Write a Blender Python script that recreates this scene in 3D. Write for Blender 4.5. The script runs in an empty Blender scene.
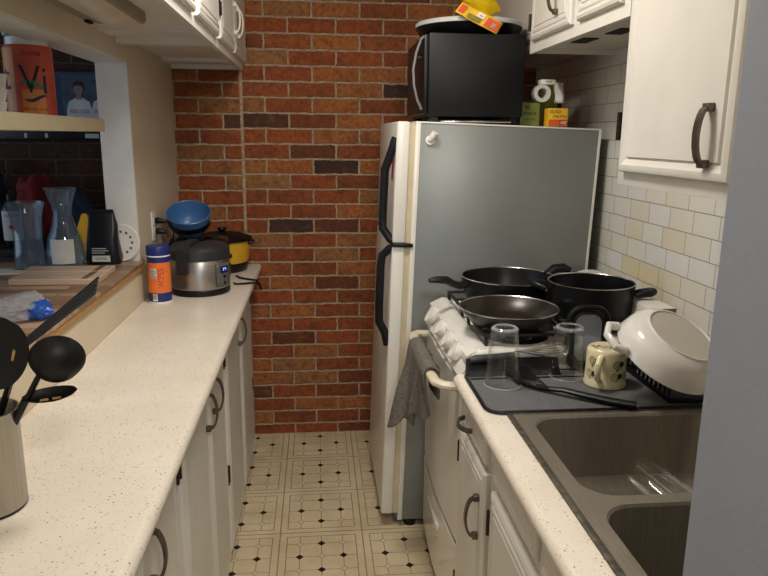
import bpy, bmesh, math, random
from mathutils import Matrix, Vector, noise
random.seed(7)
C = bpy.context.scene.collection
PI = math.pi
W = {}                      # world matrix of every object made here

# ------------------------------------------------------------------ helpers
def srgb(h):
    if isinstance(h, (tuple, list)): return tuple(h)
    h = h.lstrip('#'); v = [int(h[i:i+2], 16)/255 for i in (0, 2, 4)]
    return tuple((c/12.92 if c <= .04045 else ((c+.055)/1.055)**2.4) for c in v)

class MB:
    """bmesh collector; one MB becomes one mesh object"""
    def __init__(s): s.bm = bmesh.new(); s.M = Matrix.Identity(4)
    def v(s, co): return s.bm.verts.new(s.M @ Vector(co))
    def f(s, vs):
        try: return s.bm.faces.new(vs)
        except ValueError: return None
    def box(s, x0, x1, y0, y1, z0, z1, bev=0, seg=2):
        p = [(x, y, z) for z in (z0, z1) for y in (y0, y1) for x in (x0, x1)]
        vs = [s.v(q) for q in p]
        fs = [s.f([vs[i] for i in q]) for q in ((0,2,3,1),(4,5,7,6),(0,1,5,4),(2,6,7,3),(0,4,6,2),(1,3,7,5))]
        if bev:
            es = list({e for f in fs for e in f.edges})
            bmesh.ops.bevel(s.bm, geom=es, offset=bev, segments=seg, profile=.5, affect='EDGES')
        return s
    def prism(s, poly, a, b, plane='xy'):
        def mk(p, t):
            return {'xy': (p[0], p[1], t), 'xz': (p[0], t, p[1]), 'yz': (t, p[0], p[1])}[plane]
        A = [s.v(mk(p, a)) for p in poly]; B = [s.v(mk(p, b)) for p in poly]
        n = len(poly); s.f(A[::-1]); s.f(B)
        for i in range(n): s.f([A[i], A[(i+1) % n], B[(i+1) % n], B[i]])
        return s
    def loft(s, loops, cap0=True, cap1=True, closed=False):
        R = [[s.v(p) for p in l] for l in loops]; n = len(R[0])
        for a, b in zip(R, R[1:] + ([R[0]] if closed else [])):
            for i in range(n): s.f([a[i], a[(i+1) % n], b[(i+1) % n], b[i]])
        if not closed:
            if cap0: s.f(R[0][::-1])
            if cap1: s.f(R[-1])
        return s
    def lathe(s, prof, n=48, M=None, a0=0, a1=2*PI):
        M = M or Matrix.Identity(4); full = abs(a1-a0-2*PI) < 1e-6
        rings = []
        for r, z in prof:
            if r < 1e-6: rings.append([s.v(M @ Vector((0, 0, z)))])
            else:
                k = n if full else n+1
                rings.append([s.v(M @ Vector((r*math.cos(a0+(a1-a0)*i/n), r*math.sin(a0+(a1-a0)*i/n), z))) for i in range(k)])
        for a, b in zip(rings, rings[1:]):
            la, lb = len(a), len(b)
            if la == 1 and lb == 1: continue
            m = max(la, lb); rng = range(m if full else m-1)
            for i in rng:
                j = (i+1) % m
                if la == 1: s.f([a[0], b[j], b[i]])
                elif lb == 1: s.f([a[i], a[j], b[0]])
                else: s.f([a[i], a[j], b[j], b[i]])
        return s
    def tube(s, pts, r, n=10, closed=False, sx=1, up=None):
        P = [Vector(p) for p in pts]; m = len(P)
        rs = r if isinstance(r, (list, tuple)) else [r]*m
        T = []
        for i in range(m):
            if closed: t = P[(i+1) % m]-P[i-1]
            else: t = P[min(i+1, m-1)]-P[max(i-1, 0)]
            T.append(t.normalized())
        u = Vector(up) if up else (Vector((0, 0, 1)) if abs(T[0].z) < .9 else Vector((1, 0, 0)))
        u = (u-T[0]*u.dot(T[0])).normalized(); loops = []
        for i in range(m):
            u = (u-T[i]*u.dot(T[i])).normalized(); w = T[i].cross(u)
            loops.append([P[i]+(u*math.cos(2*PI*k/n)+w*math.sin(2*PI*k/n)*sx)*rs[i] for k in range(n)])
        return s.loft(loops, closed=closed)
    def strap(s, pts, w, t, side):
        """flat strap along pts, width w along side, thickness t"""
        P = [Vector(p) for p in pts]; sd = Vector(side).normalized(); loops = []
        for i in range(len(P)):
            tg = (P[min(i+1, len(P)-1)]-P[max(i-1, 0)]).normalized(); nn = tg.cross(sd).normalized()
            loops.append([P[i]+sd*w/2*a+nn*t/2*b for a, b in ((-1, -1), (1, -1), (1, 1), (-1, 1))])
        return s.loft(loops)
    def sheet(s, fn, nu, nv):
        g = [[s.v(fn(i/nu, j/nv)) for j in range(nv+1)] for i in range(nu+1)]
        for i in range(nu):
            for j in range(nv): s.f([g[i][j], g[i+1][j], g[i+1][j+1], g[i][j+1]])
        return s
    def panel(s, w, h, rings):
        """door leaf: rectangle w x h in local xy, rings = (inset, height)"""
        return s.loft([[(a, a, d), (w-a, a, d), (w-a, h-a, d), (a, h-a, d)] for a, d in rings])
    def build(s, name, mat, parent=None, local=False, angle=35, solid=0, sub=0):
        bm = s.bm
        bmesh.ops.recalc_face_normals(bm, faces=bm.faces[:])
        me = bpy.data.meshes.new(name); bm.to_mesh(me); bm.free()
        if parent is not None and not local: me.transform(W[parent.name].inverted())
        for p in me.polygons: p.use_smooth = True
        me.set_sharp_from_angle(angle=math.radians(angle))
        ms = mat if isinstance(mat, (list, tuple)) else [mat]
        for m in ms: me.materials.append(m)
        o = bpy.data.objects.new(name, me); C.objects.link(o)
        if parent is not None: o.parent = parent; W[o.name] = W[parent.name]
        else: W[o.name] = Matrix.Identity(4)
        if sub:
            md = o.modifiers.new('sub', 'SUBSURF'); md.levels = md.render_levels = sub
        if solid:
            md = o.modifiers.new('solid', 'SOLIDIFY'); md.thickness = solid; md.offset = 0
        return o

def rrect(x0, x1, y0, y1, r, n=6):
    out = []
    for cx, cy, a in ((x1-r, y1-r, 0), (x0+r, y1-r, 90), (x0+r, y0+r, 180), (x1-r, y0+r, 270)):
        for k in range(n+1):
            t = math.radians(a+90*k/n); out.append((cx+r*math.cos(t), cy+r*math.sin(t)))
    return out

def tag(o, label, cat, group=None, kind=None):
    o['label'] = label; o['category'] = cat
    if group: o['group'] = group
    if kind: o['kind'] = kind
    return o
def thing(name, label, cat, loc=(0, 0, 0), rot=(0, 0, 0), group=None):
    o = bpy.data.objects.new(name, None); C.objects.link(o); o.empty_display_size = .05
    o.location = loc; o.rotation_euler = rot
    from mathutils import Euler
    W[o.name] = Matrix.Translation(loc) @ Euler(rot).to_matrix().to_4x4()
    return tag(o, label, cat, group)
def struct(name, mb, mat, **k):
    o = mb.build(name, mat, **k); o['kind'] = 'structure'; return o
def frame(o, u, v, w):
    """matrix with local axes u,v,w at o"""
    M = Matrix.Identity(4)
    for i, a in enumerate((u, v, w)):
        for j in range(3): M[j][i] = a[j]
    for j in range(3): M[j][3] = o[j]
    return M
def text(name, body, size, mat, parent, fn, local=False, align='CENTER', thick=0, xs=1, label=None):
    cu = bpy.data.curves.new('t', 'FONT'); cu.body = body; cu.size = size; cu.align_x = align; cu.align_y = 'CENTER'
    cu.extrude = thick; cu.resolution_u = 3
    ob = bpy.data.objects.new('t', cu); C.objects.link(ob); bpy.context.view_layer.update()
    me = bpy.data.meshes.new_from_object(ob.evaluated_get(bpy.context.evaluated_depsgraph_get()))
    bpy.data.objects.remove(ob); bpy.data.curves.remove(cu)
    bm = bmesh.new(); bm.from_mesh(me); bpy.data.meshes.remove(me)
    for v in bm.verts: v.co = Vector(fn(v.co.x*xs, v.co.y, v.co.z))
    m = MB(); m.bm.free(); m.bm = bm
    return m.build(name, mat, parent, local)
def on_cyl(cx, cy, z, r, a0):
    """text mapping onto an upright cylinder, centred at angle a0"""
    def fn(x, y, d):
        a = a0+x/r
        return (cx+(r+.0006+d)*math.cos(a), cy+(r+.0006+d)*math.sin(a), z+y)
    return fn

# ------------------------------------------------------------------ node helpers
class N:
    """tiny expression wrapper over Math nodes"""
    def __init__(s, nt, sock): s.nt = nt; s.s = sock
    def m(s, op, *a):
        n = s.nt.nodes.new('ShaderNodeMath'); n.operation = op
        for i, x in enumerate((s,)+a):
            if isinstance(x, N): s.nt.links.new(x.s, n.inputs[i])
            else: n.inputs[i].default_value = x
        return N(s.nt, n.outputs[0])
    def __add__(s, o): return s.m('ADD', o)
    def __sub__(s, o): return s.m('SUBTRACT', o)
    def __mul__(s, o): return s.m('MULTIPLY', o)
    def __truediv__(s, o): return s.m('DIVIDE', o)
    def lt(s, o): return s.m('LESS_THAN', o)
    def gt(s, o): return s.m('GREATER_THAN', o)
    def abs(s): return s.m('ABSOLUTE')
    def max(s, o): return s.m('MAXIMUM', o)
    def min(s, o): return s.m('MINIMUM', o)
def new_mat(name):
    m = bpy.data.materials.new(name); m.use_nodes = True; nt = m.node_tree
    return m, nt, nt.nodes['Principled BSDF']
def nd(nt, t, **k):
    n = nt.nodes.new('ShaderNode'+t)
    for a, b in k.items():
        if a.startswith('i_'): n.inputs[a[2:]].default_value = b
        else: setattr(n, a, b)
    return n
def coords(nt, kind='Object', scale=None, rot=None):
    tc = nt.nodes.new('ShaderNodeTexCoord'); s = tc.outputs[kind]
    if scale or rot:
        mp = nt.nodes.new('ShaderNodeMapping'); nt.links.new(s, mp.inputs[0])
        if scale: mp.inputs['Scale'].default_value = scale
        if rot: mp.inputs['Rotation'].default_value = rot
        s = mp.outputs[0]
    return s
def mixc(nt, fac, a, b, mode='MIX'):
    n = nt.nodes.new('ShaderNodeMix'); n.data_type = 'RGBA'; n.blend_type = mode
    for i, x in ((0, fac), (6, a), (7, b)):
        if isinstance(x, N): nt.links.new(x.s, n.inputs[i])
        elif isinstance(x, bpy.types.NodeSocket): nt.links.new(x, n.inputs[i])
        elif isinstance(x, (int, float)): n.inputs[i].default_value = x
        else: n.inputs[i].default_value = (*srgb(x), 1)
    return n.outputs[2]
def ramp(nt, fac, stops, interp='LINEAR'):
    r = nt.nodes.new('ShaderNodeValToRGB'); r.color_ramp.interpolation = interp
    e = r.color_ramp.elements
    while len(e) < len(stops): e.new(.5)
    for q, (p, c) in zip(e, stops): q.position = p; q.color = (*srgb(c), 1)
    nt.links.new(fac.s if isinstance(fac, N) else fac, r.inputs[0]); return r.outputs[0]
def noise_tex(nt, vec, scale, detail=3, rough=.5):
    n = nd(nt, 'TexNoise', i_Scale=scale, i_Detail=detail, i_Roughness=rough); nt.links.new(vec, n.inputs['Vector']); return n.outputs[0]
def bump(nt, bs, h, strength=.3, dist=.005):
    b = nd(nt, 'Bump', i_Strength=strength, i_Distance=dist); nt.links.new(h.s if isinstance(h, N) else h, b.inputs['Height']); nt.links.new(b.outputs[0], bs.inputs['Normal'])

def simple(name, col, rough=.5, metal=0, var=.06, vs=14, bmp=0, bs_=120, spec=None, coat=0, streak=None, trans=0):
    m, nt, b = new_mat(name)
    v = coords(nt, scale=streak)
    n = noise_tex(nt, v, vs, 4)
    c = srgb(col); dk = tuple(x*(1-var*2) for x in c); lt = tuple(min(1, x*(1+var)) for x in c)
    nt.links.new(ramp(nt, n, [(.3, dk), (.7, lt)]), b.inputs['Base Color'])
    b.inputs['Roughness'].default_value = rough; b.inputs['Metallic'].default_value = metal
    if spec is not None: b.inputs['Specular IOR Level'].default_value = spec
    if coat: b.inputs['Coat Weight'].default_value = coat; b.inputs['Coat Roughness'].default_value = .1
    if trans: b.inputs['Transmission Weight'].default_value = trans
    if bmp: bump(nt, b, noise_tex(nt, coords(nt), bs_, 3), bmp, .002)
    return m
def thin_glass(name, tint='#ffffff', gloss=.9, rough=.02, body=0.0, bodycol='#ffffff'):
    m = bpy.data.materials.new(name); m.use_nodes = True; nt = m.node_tree; nt.nodes.clear()
    out = nd(nt, 'OutputMaterial'); tr = nd(nt, 'BsdfTransparent'); gl = nd(nt, 'BsdfGlossy'); mx = nd(nt, 'MixShader')
    tr.inputs[0].default_value = (*srgb(tint), 1); gl.inputs[0].default_value = (gloss,)*3+(1,); gl.inputs['Roughness'].default_value = rough
    lw = nd(nt, 'LayerWeight'); lw.inputs[0].default_value = .35
    f = N(nt, lw.outputs['Facing']); f = (f.m('POWER', 2.2)*.75+.035).min(1.0)
    nt.links.new(f.s, mx.inputs[0]); nt.links.new(tr.outputs[0], mx.inputs[1]); nt.links.new(gl.outputs[0], mx.inputs[2])
    s = mx.outputs[0]
    if body:
        df = nd(nt, 'BsdfDiffuse'); df.inputs[0].default_value = (*srgb(bodycol), 1); m2 = nd(nt, 'MixShader'); m2.inputs[0].default_value = body
        nt.links.new(s, m2.inputs[1]); nt.links.new(df.outputs[0], m2.inputs[2]); s = m2.outputs[0]
    nt.links.new(s, out.inputs[0]); return m

# ------------------------------------------------------------------ materials
def brick_mat():
    m, nt, b = new_mat('old_red_brick')
    tc = coords(nt)
    sx = nd(nt, 'SeparateXYZ'); nt.links.new(tc, sx.inputs[0])
    X = N(nt, sx.outputs[0]); Z = N(nt, sx.outputs[2])
    # a straight joint at x=-0.345 parts two panels of brickwork
    left = X.lt(-.345)
    wob = N(nt, noise_tex(nt, tc, 9, 4))-.5
    wob2 = N(nt, noise_tex(nt, tc, 38, 3))-.5
    wob3 = N(nt, noise_tex(nt, tc, 110, 2))-.5
    U = X+.0145+left*.085+wob2*.012+wob3*.004
    V = Z+.0171+left*.006+wob*.012+wob2*.009+wob3*.004
    cb = nd(nt, 'CombineXYZ'); nt.links.new(U.s, cb.inputs[0]); nt.links.new(V.s, cb.inputs[1])
    def bt(c1, c2, mo):
        t = nd(nt, 'TexBrick', offset=.5, offset_frequency=2, squash=1, squash_frequency=2)
        t.inputs['Scale'].default_value = 1; t.inputs['Mortar Size'].default_value = .0062; t.inputs['Mortar Smooth'].default_value = .45
        t.inputs['Brick Width'].default_value = .221; t.inputs['Row Height'].default_value = .0711; t.inputs['Bias'].default_value = 0
        t.inputs['Color1'].default_value = (*c1, 1); t.inputs['Color2'].default_value = (*c2, 1); t.inputs['Mortar'].default_value = (*mo, 1)
        nt.links.new(cb.outputs[0], t.inputs['Vector']); return t
    t = bt((0, 0, 0), (1, 1, 1), (.5, .5, .5))
    rnd = N(nt, t.outputs['Color'])
    mort = N(nt, t.outputs['Fac']).max((X+.345+wob2*.006).abs().lt(.007))
    col = ramp(nt, rnd, [(0, '#33302e'), (.03, '#40332c'), (.06, '#7c452b'), (.3, '#a4552f'), (.5, '#95502d'), (.66, '#b06a3a'), (.82, '#a4683c'), (1, '#9c7347')])
    big = N(nt, noise_tex(nt, tc, 3.2, 3)); fine = N(nt, noise_tex(nt, tc, 60, 5, .65))
    col = mixc(nt, (fine-.40).max(0)*2.2, col, '#4a2a1c')
    blot = N(nt, noise_tex(nt, tc, 17, 4, .6)); col = mixc(nt, (blot-.52).max(0)*2.4, col, '#3b2a22'); col = mixc(nt, ((blot*-1)+.42).max(0)*1.6, col, '#b07a4c')
    col = mixc(nt, (big-.55).max(0)*2.2, col, '#6b3a22')
    mc = ramp(nt, fine, [(.25, '#8a7560'), (.7, '#c2ab8e')])
    c = mixc(nt, mort, col, mc)
    c = mixc(nt, X.lt(-.7)*.78, c, '#222226')     # dimness of the dining side painted into the brick colour
    nt.links.new(c, b.inputs['Base Color']); b.inputs['Roughness'].default_value = .8; b.inputs['Specular IOR Level'].default_value = .25
    bump(nt, b, (mort*-1)+fine*.9+blot*.8, .8, .014)
    return m
def floor_mat():
    m, nt, b = new_mat('patterned_linoleum')
    tc = coords(nt); sx = nd(nt, 'SeparateXYZ'); nt.links.new(tc, sx.inputs[0])
    P = .3172
    U = (N(nt, sx.outputs[0])+.1567+40*P)/P; V = (N(nt, sx.outputs[1])-3.046+40*P)/P
    cu = U.m('FRACT')-.5; cv = V.m('FRACT')-.5; au = cu.abs(); av = cv.abs(); mx_ = au.max(av)
    lw = .0075
    line = (mx_-.5).abs().lt(lw).max((mx_-.413).abs().lt(lw*.8))
    inside = mx_.lt(.413)
    S = .255
    ru = (cu/S).m('ROUND'); rv = (cv/S).m('ROUND')
    du = (cu-ru*S).abs(); dv = (cv-rv*S).abs(); d = du+dv
    grid = (du.lt(lw*.65).max(dv.lt(lw*.65)))*inside
    dia = d.lt(.05)*inside; ring = d.gt(.038)*dia
    par = (ru.abs()+rv.abs())
    black = (par-1).abs().lt(.2)*dia
    hollow = dia-black
    dark = (line.max(grid*(dia*-1+1)).max(ring*hollow)).min(1)
    n1 = noise_tex(nt, tc, 5, 5, .6); n2 = N(nt, noise_tex(nt, tc, 90, 3, .7))
    base = ramp(nt, n1, [(.3, '#c0ad8c'), (.7, '#dac9aa')])
    base = mixc(nt, (n2-.6).max(0)*2.5, base, '#8d7a5e')
    c = mixc(nt, dark*.75, base, '#7d694e'); c = mixc(nt, black, c, '#0e0d10')
    nt.links.new(c, b.inputs['Base Color']); b.inputs['Roughness'].default_value = .42
    return m
def tile_mat():
    m, nt, b = new_mat('embossed_wall_tile')
    tc = coords(nt); sx = nd(nt, 'SeparateXYZ'); nt.links.new(tc, sx.inputs[0])
    Y = N(nt, sx.outputs[1]); Z = N(nt, sx.outputs[2])
    cb = nd(nt, 'CombineXYZ'); nt.links.new((Y-1.951+.131*30-.0328).s, cb.inputs[0]); nt.links.new((Z-.994+.0645*10).s, cb.inputs[1])
    t = nd(nt, 'TexBrick', offset=.25, offset_frequency=2)
    for k, v in (('Scale', 1), ('Mortar Size', .0016), ('Mortar Smooth', .3), ('Brick Width', .1313), ('Row Height', .0645), ('Bias', 0)): t.inputs[k].default_value = v
    t.inputs['Color1'].default_value = (0, 0, 0, 1); t.inputs['Color2'].default_value = (1, 1, 1, 1); t.inputs['Mortar'].default_value = (0, 0, 0, 1)
    nt.links.new(cb.outputs[0], t.inputs['Vector'])
    rnd = N(nt, t.outputs['Color']); mo = N(nt, t.outputs['Fac'])
    # grease yellowing behind the stove, tile by tile
    near = ((Y-2.12).abs()*-2.0+1).max(0)
    n = N(nt, noise_tex(nt, tc, 7, 3))
    low = ((Z-1.42)*-2.2).max(0).min(1)
    st = ((rnd*.8+n*.6-.32)*near*(low*.6+.4)*1.3).max(0).min(1)
    c = mixc(nt, st*.85, '#dcdad4', '#d2b873')
    drip = ((Y-1.98+(n-.5)*.05).abs().lt(.03))*((Z-1.12)*-5).max(0).min(1)
    c = mixc(nt, drip*.55, c, '#bd8f3e')
    c = mixc(nt, mo, c, '#8f8a7a')
    nt.links.new(c, b.inputs['Base Color']); b.inputs['Roughness'].default_value = .3
    bump(nt, b, mo*-1, .4, .003)
    return m
def speckle_mat():
    m, nt, b = new_mat('speckled_laminate')
    tc = coords(nt)
    base = ramp(nt, noise_tex(nt, tc, 4, 4), [(.3, '#d8cdbd'), (.7, '#e6dccd')])
    def specks(scale, lim, col, base):
        v = nd(nt, 'TexVoronoi', i_Scale=scale); nt.links.new(tc, v.inputs['Vector'])
        r = nd(nt, 'SeparateColor'); nt.links.new(v.outputs['Color'], r.inputs[0])
        f = N(nt, v.outputs['Distance']).lt(.30)*N(nt, r.outputs[0]).lt(lim)
        return mixc(nt, f*.8, base, col)
    c = specks(230, .11, '#8a7768', base); c = specks(170, .05, '#5c4a40', c); c = specks(330, .2, '#b3a595', c)
    nt.links.new(c, b.inputs['Base Color']); b.inputs['Roughness'].default_value = .35
    return m
def block_mat():
    m, nt, b = new_mat('butcher_block')
    tc = coords(nt); sx = nd(nt, 'SeparateXYZ'); nt.links.new(tc, sx.inputs[0])
    cb = nd(nt, 'CombineXYZ'); nt.links.new(sx.outputs[0], cb.inputs[0]); nt.links.new(sx.outputs[1], cb.inputs[1])
    t = nd(nt, 'TexBrick', offset=.37, offset_frequency=2)
    for k, v in (('Scale', 1), ('Mortar Size', .0012), ('Brick Width', .31), ('Row Height', .048)): t.inputs[k].default_value = v
    t.inputs['Color1'].default_value = (0, 0, 0, 1); t.inputs['Color2'].default_value = (1, 1, 1, 1); t.inputs['Mortar'].default_value = (0, 0, 0, 1)
    nt.links.new(cb.outputs[0], t.inputs['Vector'])
    g = N(nt, noise_tex(nt, coords(nt, scale=(6, 60, 60)), 3, 5))
    c = ramp(nt, N(nt, t.outputs['Color'])*.6+g*.5, [(.15, '#6a5140'), (.45, '#917257'), (.8, '#b0937a')])
    c = mixc(nt, N(nt, t.outputs['Fac']), c, '#4c3726')
    nt.links.new(c, b.inputs['Base Color']); b.inputs['Roughness'].default_value = .45
    return m
def terry_mat(name, a, bcol, s=380):
    m, nt, b = new_mat(name); tc = coords(nt)
    n = noise_tex(nt, tc, s, 2, .7); n2 = noise_tex(nt, tc, 30, 3)
    c = ramp(nt, n, [(.3, a), (.7, bcol)]); c = mixc(nt, N(nt, n2)*.35, c, a)
    nt.links.new(c, b.inputs['Base Color']); b.inputs['Roughness'].default_value = .95; b.inputs['Specular IOR Level'].default_value = .1
    bump(nt, b, n, .8, .004); return m
def steel_mat(name, col, rough=.3, sc=(1, 1, 90), metal=1):
    m, nt, b = new_mat(name); n = noise_tex(nt, coords(nt, scale=sc), 6, 4, .7)
    c = srgb(col); nt.links.new(ramp(nt, n, [(.3, tuple(x*.75 for x in c)), (.7, c)]), b.inputs['Base Color'])
    b.inputs['Metallic'].default_value = metal
    r = N(nt, n)*.25+rough-.1; nt.links.new(r.s, b.inputs['Roughness']); return m

M = dict(redp_dull=simple('faded_red_print', '#8a4a48', .5),glass_rim=thin_glass('highlit_glass_rim', '#ffffff', 1.0, .03, .22, '#e8eef2'),  # glass rim: pale diffuse painted in for bright highlights
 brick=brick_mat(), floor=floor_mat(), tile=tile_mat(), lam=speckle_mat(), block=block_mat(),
 wall=simple('cream_wall_paint', '#d3c4aa', .7, var=.03, vs=6, bmp=.1, bs_=40),
 jamb=simple('white_jamb_paint', '#d8d6d2', .6, var=.03),
 grey_wall=simple('grey_wall_paint', '#8c92a0', .75, var=.02, vs=5, bmp=.25, bs_=90),
 ceil=simple('ceiling_paint', '#ddd8cf', .85, var=.02),
 cab=simple('white_cabinet_paint', '#dad5cc', .38, var=.03, vs=7),
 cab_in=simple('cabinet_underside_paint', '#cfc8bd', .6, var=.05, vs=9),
 pewter=simple('aged_pewter', '#6d655a', .38, .85, var=.15, vs=40),
 hinge=simple('dark_bronze_hinge', '#3c342b', .4, .8, var=.2, vs=60),
 enamel=simple('white_enamel', '#e3dfd6', .22, var=.02, vs=5, coat=.3),
 enamel_old=simple('yellowed_white_plastic', '#d6cbb2', .4, var=.04),
 fr_door=simple('white_refrigerator_enamel', '#dcd7cd', .3, var=.02, vs=6, bmp=.05, bs_=300),
 fr_side=simple('grey_textured_steel_side', '#7c7f7b', .36, .15, var=.05, vs=4, bmp=.06, bs_=500),
 gasket=simple('cream_rubber_gasket', '#c4b594', .6),
 black=simple('black_plastic', '#08080a', .4, var=.1, spec=.35),
 black_m=simple('matt_black_metal', '#0a0a0b', .5, 0, var=.12, spec=.3),lid_grey=simple('charcoal_lid_plastic', '#2b2c2e', .45, var=.08),
 nonstick=simple('black_nonstick', '#0d0d0f', .36, .1, var=.12, vs=30, spec=.4),
 nonstick_in=simple('worn_nonstick_interior', '#2a211c', .3, .3, var=.3, vs=9),
 cast=simple('cast_iron_grate', '#0e0d0d', .6, var=.2, vs=60),
 rim=simple('bare_metal_rim', '#b9b6b0', .25, 1, var=.08),
 chrome=simple('chrome', '#d8d8d8', .12, 1, var=.03),
 steel=steel_mat('brushed_steel', '#b7b2aa', .32, (1, 1, 60)),
 steel_v=steel_mat('brushed_crock_steel', '#b5afa5', .34, (60, 60, 1)),
 sink=steel_mat('dull_sink_steel', '#a39b8d', .36, (40, 2, 2), .7),
 sink_rim=simple('grimy_sink_edge', '#5c564b', .6, .5, var=.3, vs=70),
 toast=simple('dark_smoked_chrome', '#4b443e', .25, .9, var=.1),
 mat=terry_mat('charcoal_drying_mat', '#454547', '#8c8b8b', 420),
 towel=terry_mat('dark_grey_terry', '#46423c', '#989187', 260),
 mug=simple('cream_ceramic', '#e6dbb2', .3, var=.03, coat=.3),
 mugprint=simple('black_mug_print', '#17140f', .5),
 bowl=simple('white_glazed_ceramic', '#e6e3dc', .18, var=.02, vs=4, coat=.5),
 bowl_foot=simple('unglazed_foot', '#c9c0b2', .55, var=.03),
 blue=simple('blue_melamine', '#41699c', .35, var=.04, vs=8),
 navy=simple('navy_label_print', '#1d2a6b', .4, var=.06),
 orange=simple('orange_label_print', '#e8742f', .5, var=.06, vs=30),
 paper=simple('white_paper', '#e9e6de', .8, var=.03),
 inkb=simple('black_ink', '#141210', .6), inkr=simple('red_ink', '#b3312a', .6), inkg=simple('green_ink', '#2e7a5e', .6), inkn=simple('dark_blue_ink', '#1c2350', .6),
 yellow=simple('yellow_enamel', '#d8a62b', .3, var=.06, coat=.2),
 yellowp=simple('yellow_card', '#e2b021', .5, var=.05), redp=simple('orange_red_card', '#d5522a', .5), greenp=simple('pale_green_card', '#77803a', .6, var=.06),
 olive=simple('olive_card', '#7d7427', .6),
 tin=simple('orange_red_tin_print', '#c8503a', .4, var=.14, vs=10), tin_o=simple('amber_tin_print', '#d9822c', .4, var=.1, vs=14),
 wood_lt=simple('pale_maple', '#c4aa94', .5, var=.1, vs=5, streak=(1, 12, 12)), wood_dk=simple('walnut_strip', '#7a5a40', .5, var=.15, streak=(1, 12, 12)),
 shelf=simple('cream_painted_shelf', '#dccfae', .5, var=.03),
 ply=simple('raw_plywood_edge', '#b08552', .7, var=.25, vs=20, streak=(3, 3, 40)),
 glass=thin_glass('clear_glass'), vase=thin_glass('bluish_glass', '#e6eef6', 1.0, .03, .05, '#b8c8dc'),
 film=thin_glass('clear_plastic_film', '#f2f2f4', .9, .12, .28, '#d8d8de'), frost=thin_glass('translucent_plastic', '#e8ecf2', .6, .2, .6, '#b4bcc8'),
 bagblk=simple('black_foil_bag', '#0d1014', .3, .1, var=.2, vs=10), bluep=simple('blue_plastic', '#1f4fa8', .35, var=.1),
 cloth_r=simple('red_cloth', '#7e1f26', .9, var=.2, vs=20), cloth_b=simple('dark_blue_cloth', '#24344f', .9, var=.2, vs=20),
 dkwood=simple('dark_stained_wood', '#1d1613', .5, var=.2), dkframe=simple('black_picture_frame', '#0f1116', .35), matb=simple('blue_picture_mat', '#2b3f63', .6, var=.1),
 ph_bg=simple('grey_blue_photo_paper', '#47556b', .4, var=.25, vs=25), jersey=simple('white_jersey_print', '#cdd2dc', .5, var=.08), skin=simple('skin_tone_print', '#93746a', .5), hairp=simple('dark_hair_print', '#1f1c20', .5),
 net=thin_glass('yellow_netting', '#fff0a0', .3, .4, .55, '#e6c41c'),
 lens=simple('ribbed_lamp_lens', '#c9bda6', .35, var=.06), lampb=simple('almond_lamp_housing', '#8b7f6b', .45, var=.05),
 led=simple('blue_status_light', '#3a5cff', .4), sock=simple('ivory_outlet_plastic', '#ddd6c6', .4),
 dark=simple('dark_void', '#0a0908', .9), grey_end=simple('grey_end_cap', '#77777a', .4),
 labelw=simple('worn_white_label', '#c9c9c4', .7, var=.05), dullgrey=simple('dull_grey_plastic', '#5b5b5c', .5),
)
led = M['led'].node_tree.nodes['Principled BSDF']; led.inputs['Emission Color'].default_value = (.15, .25, 1, 1); led.inputs['Emission Strength'].default_value = 3

# ------------------------------------------------------------------ room
YB, XL, XR = 3.34, -.655, 1.06
H = 2.42
f = MB(); f.box(-3.2, 3.0, -2.6, YB+.1, -.05, 0); struct('floor', f, M['floor'])
f = MB(); f.box(-3.2, 3.0, -2.6, YB+.1, H, H+.05); struct('ceiling', f, M['ceil'])
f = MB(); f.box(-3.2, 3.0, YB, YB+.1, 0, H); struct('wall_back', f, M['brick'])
# left wall with the pass-through: pillar, header, half wall, near pier
f = MB()
f.box(XL-.105, XL, 2.575, YB, 0, H); f.box(XL-.105, XL, 1.25, 2.575, 1.765, H)
f.box(XL-.105, XL, 1.25, 2.575, 0, 1.022); f.box(XL-.105, XL, -2.6, 1.25, 0, H)  # near pier runs on out of view, added to block dining lamp light
struct('wall_left', f, M['wall'])
f = MB()       # white lining boards of the opening: far jamb and head
f.box(XL-.108, XL-.001, 2.567, 2.575, 1.056, 1.765); f.box(XL-.108, XL-.001, 1.25, 2.575, 1.757, 1.765)
struct('trim_1', f, M['jamb'])
f = MB(); f.box(XR, XR+.1, .72, YB, 0, H); struct('wall_right', f, M['tile'])
f = MB(); f.box(.441, 3.0, .42, .70, 0, H); struct('wall_front', f, M['grey_wall'])
f = MB(); f.box(-3.2, -3.1, .0, YB, 0, .8); f.box(-3.2, -3.1, .0, YB, 2.2, H); f.box(-3.2, -3.1, 2.9, YB, .8, 2.2); f.box(-3.2, -3.1, 0, .4, .8, 2.2)
struct('wall_far_left', f, M['wall'])

# ------------------------------------------------------------------ shared builders
def pull(name, cx, y, z0, z1, sgn, parent, mat=None, out=.028, w=.013):
    """arched cabinet pull standing on a face x=cx, pointing sgn*x"""
    m = MB(); n = 12; L = z1-z0
    pts = []
    for k in range(n+1):
        t = k/n; s_ = math.sin(PI*t)**.38
        pts.append((cx+sgn*(.004+out*s_), y, z0+L*t))
    m.strap(pts, w, .006, (0, 1, 0))
    for z in (z0, z1):
        m.box(min(cx, cx+sgn*.014), max(cx, cx+sgn*.014), y-w*.62, y+w*.62, z-.012 if z == z1 else z-.004, z+.004 if z == z1 else z+.012, .002)
    return m.build(name, mat or M['pewter'], parent)
def hinge(cx, y, z, sgn, parent, h=.055):
    m = MB()
    m.box(min(cx, cx+sgn*.010), max(cx, cx+sgn*.010), y-.009, y+.009, z-h/2, z+h/2, .001)
    m.lathe([(0, -h*.55), (.006, -h*.55), (.006, h*.55), (0, h*.55)], 10, Matrix.Translation((cx+sgn*.014, y, z)))
    return m.build('hinge', M['hinge'], parent)
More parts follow.
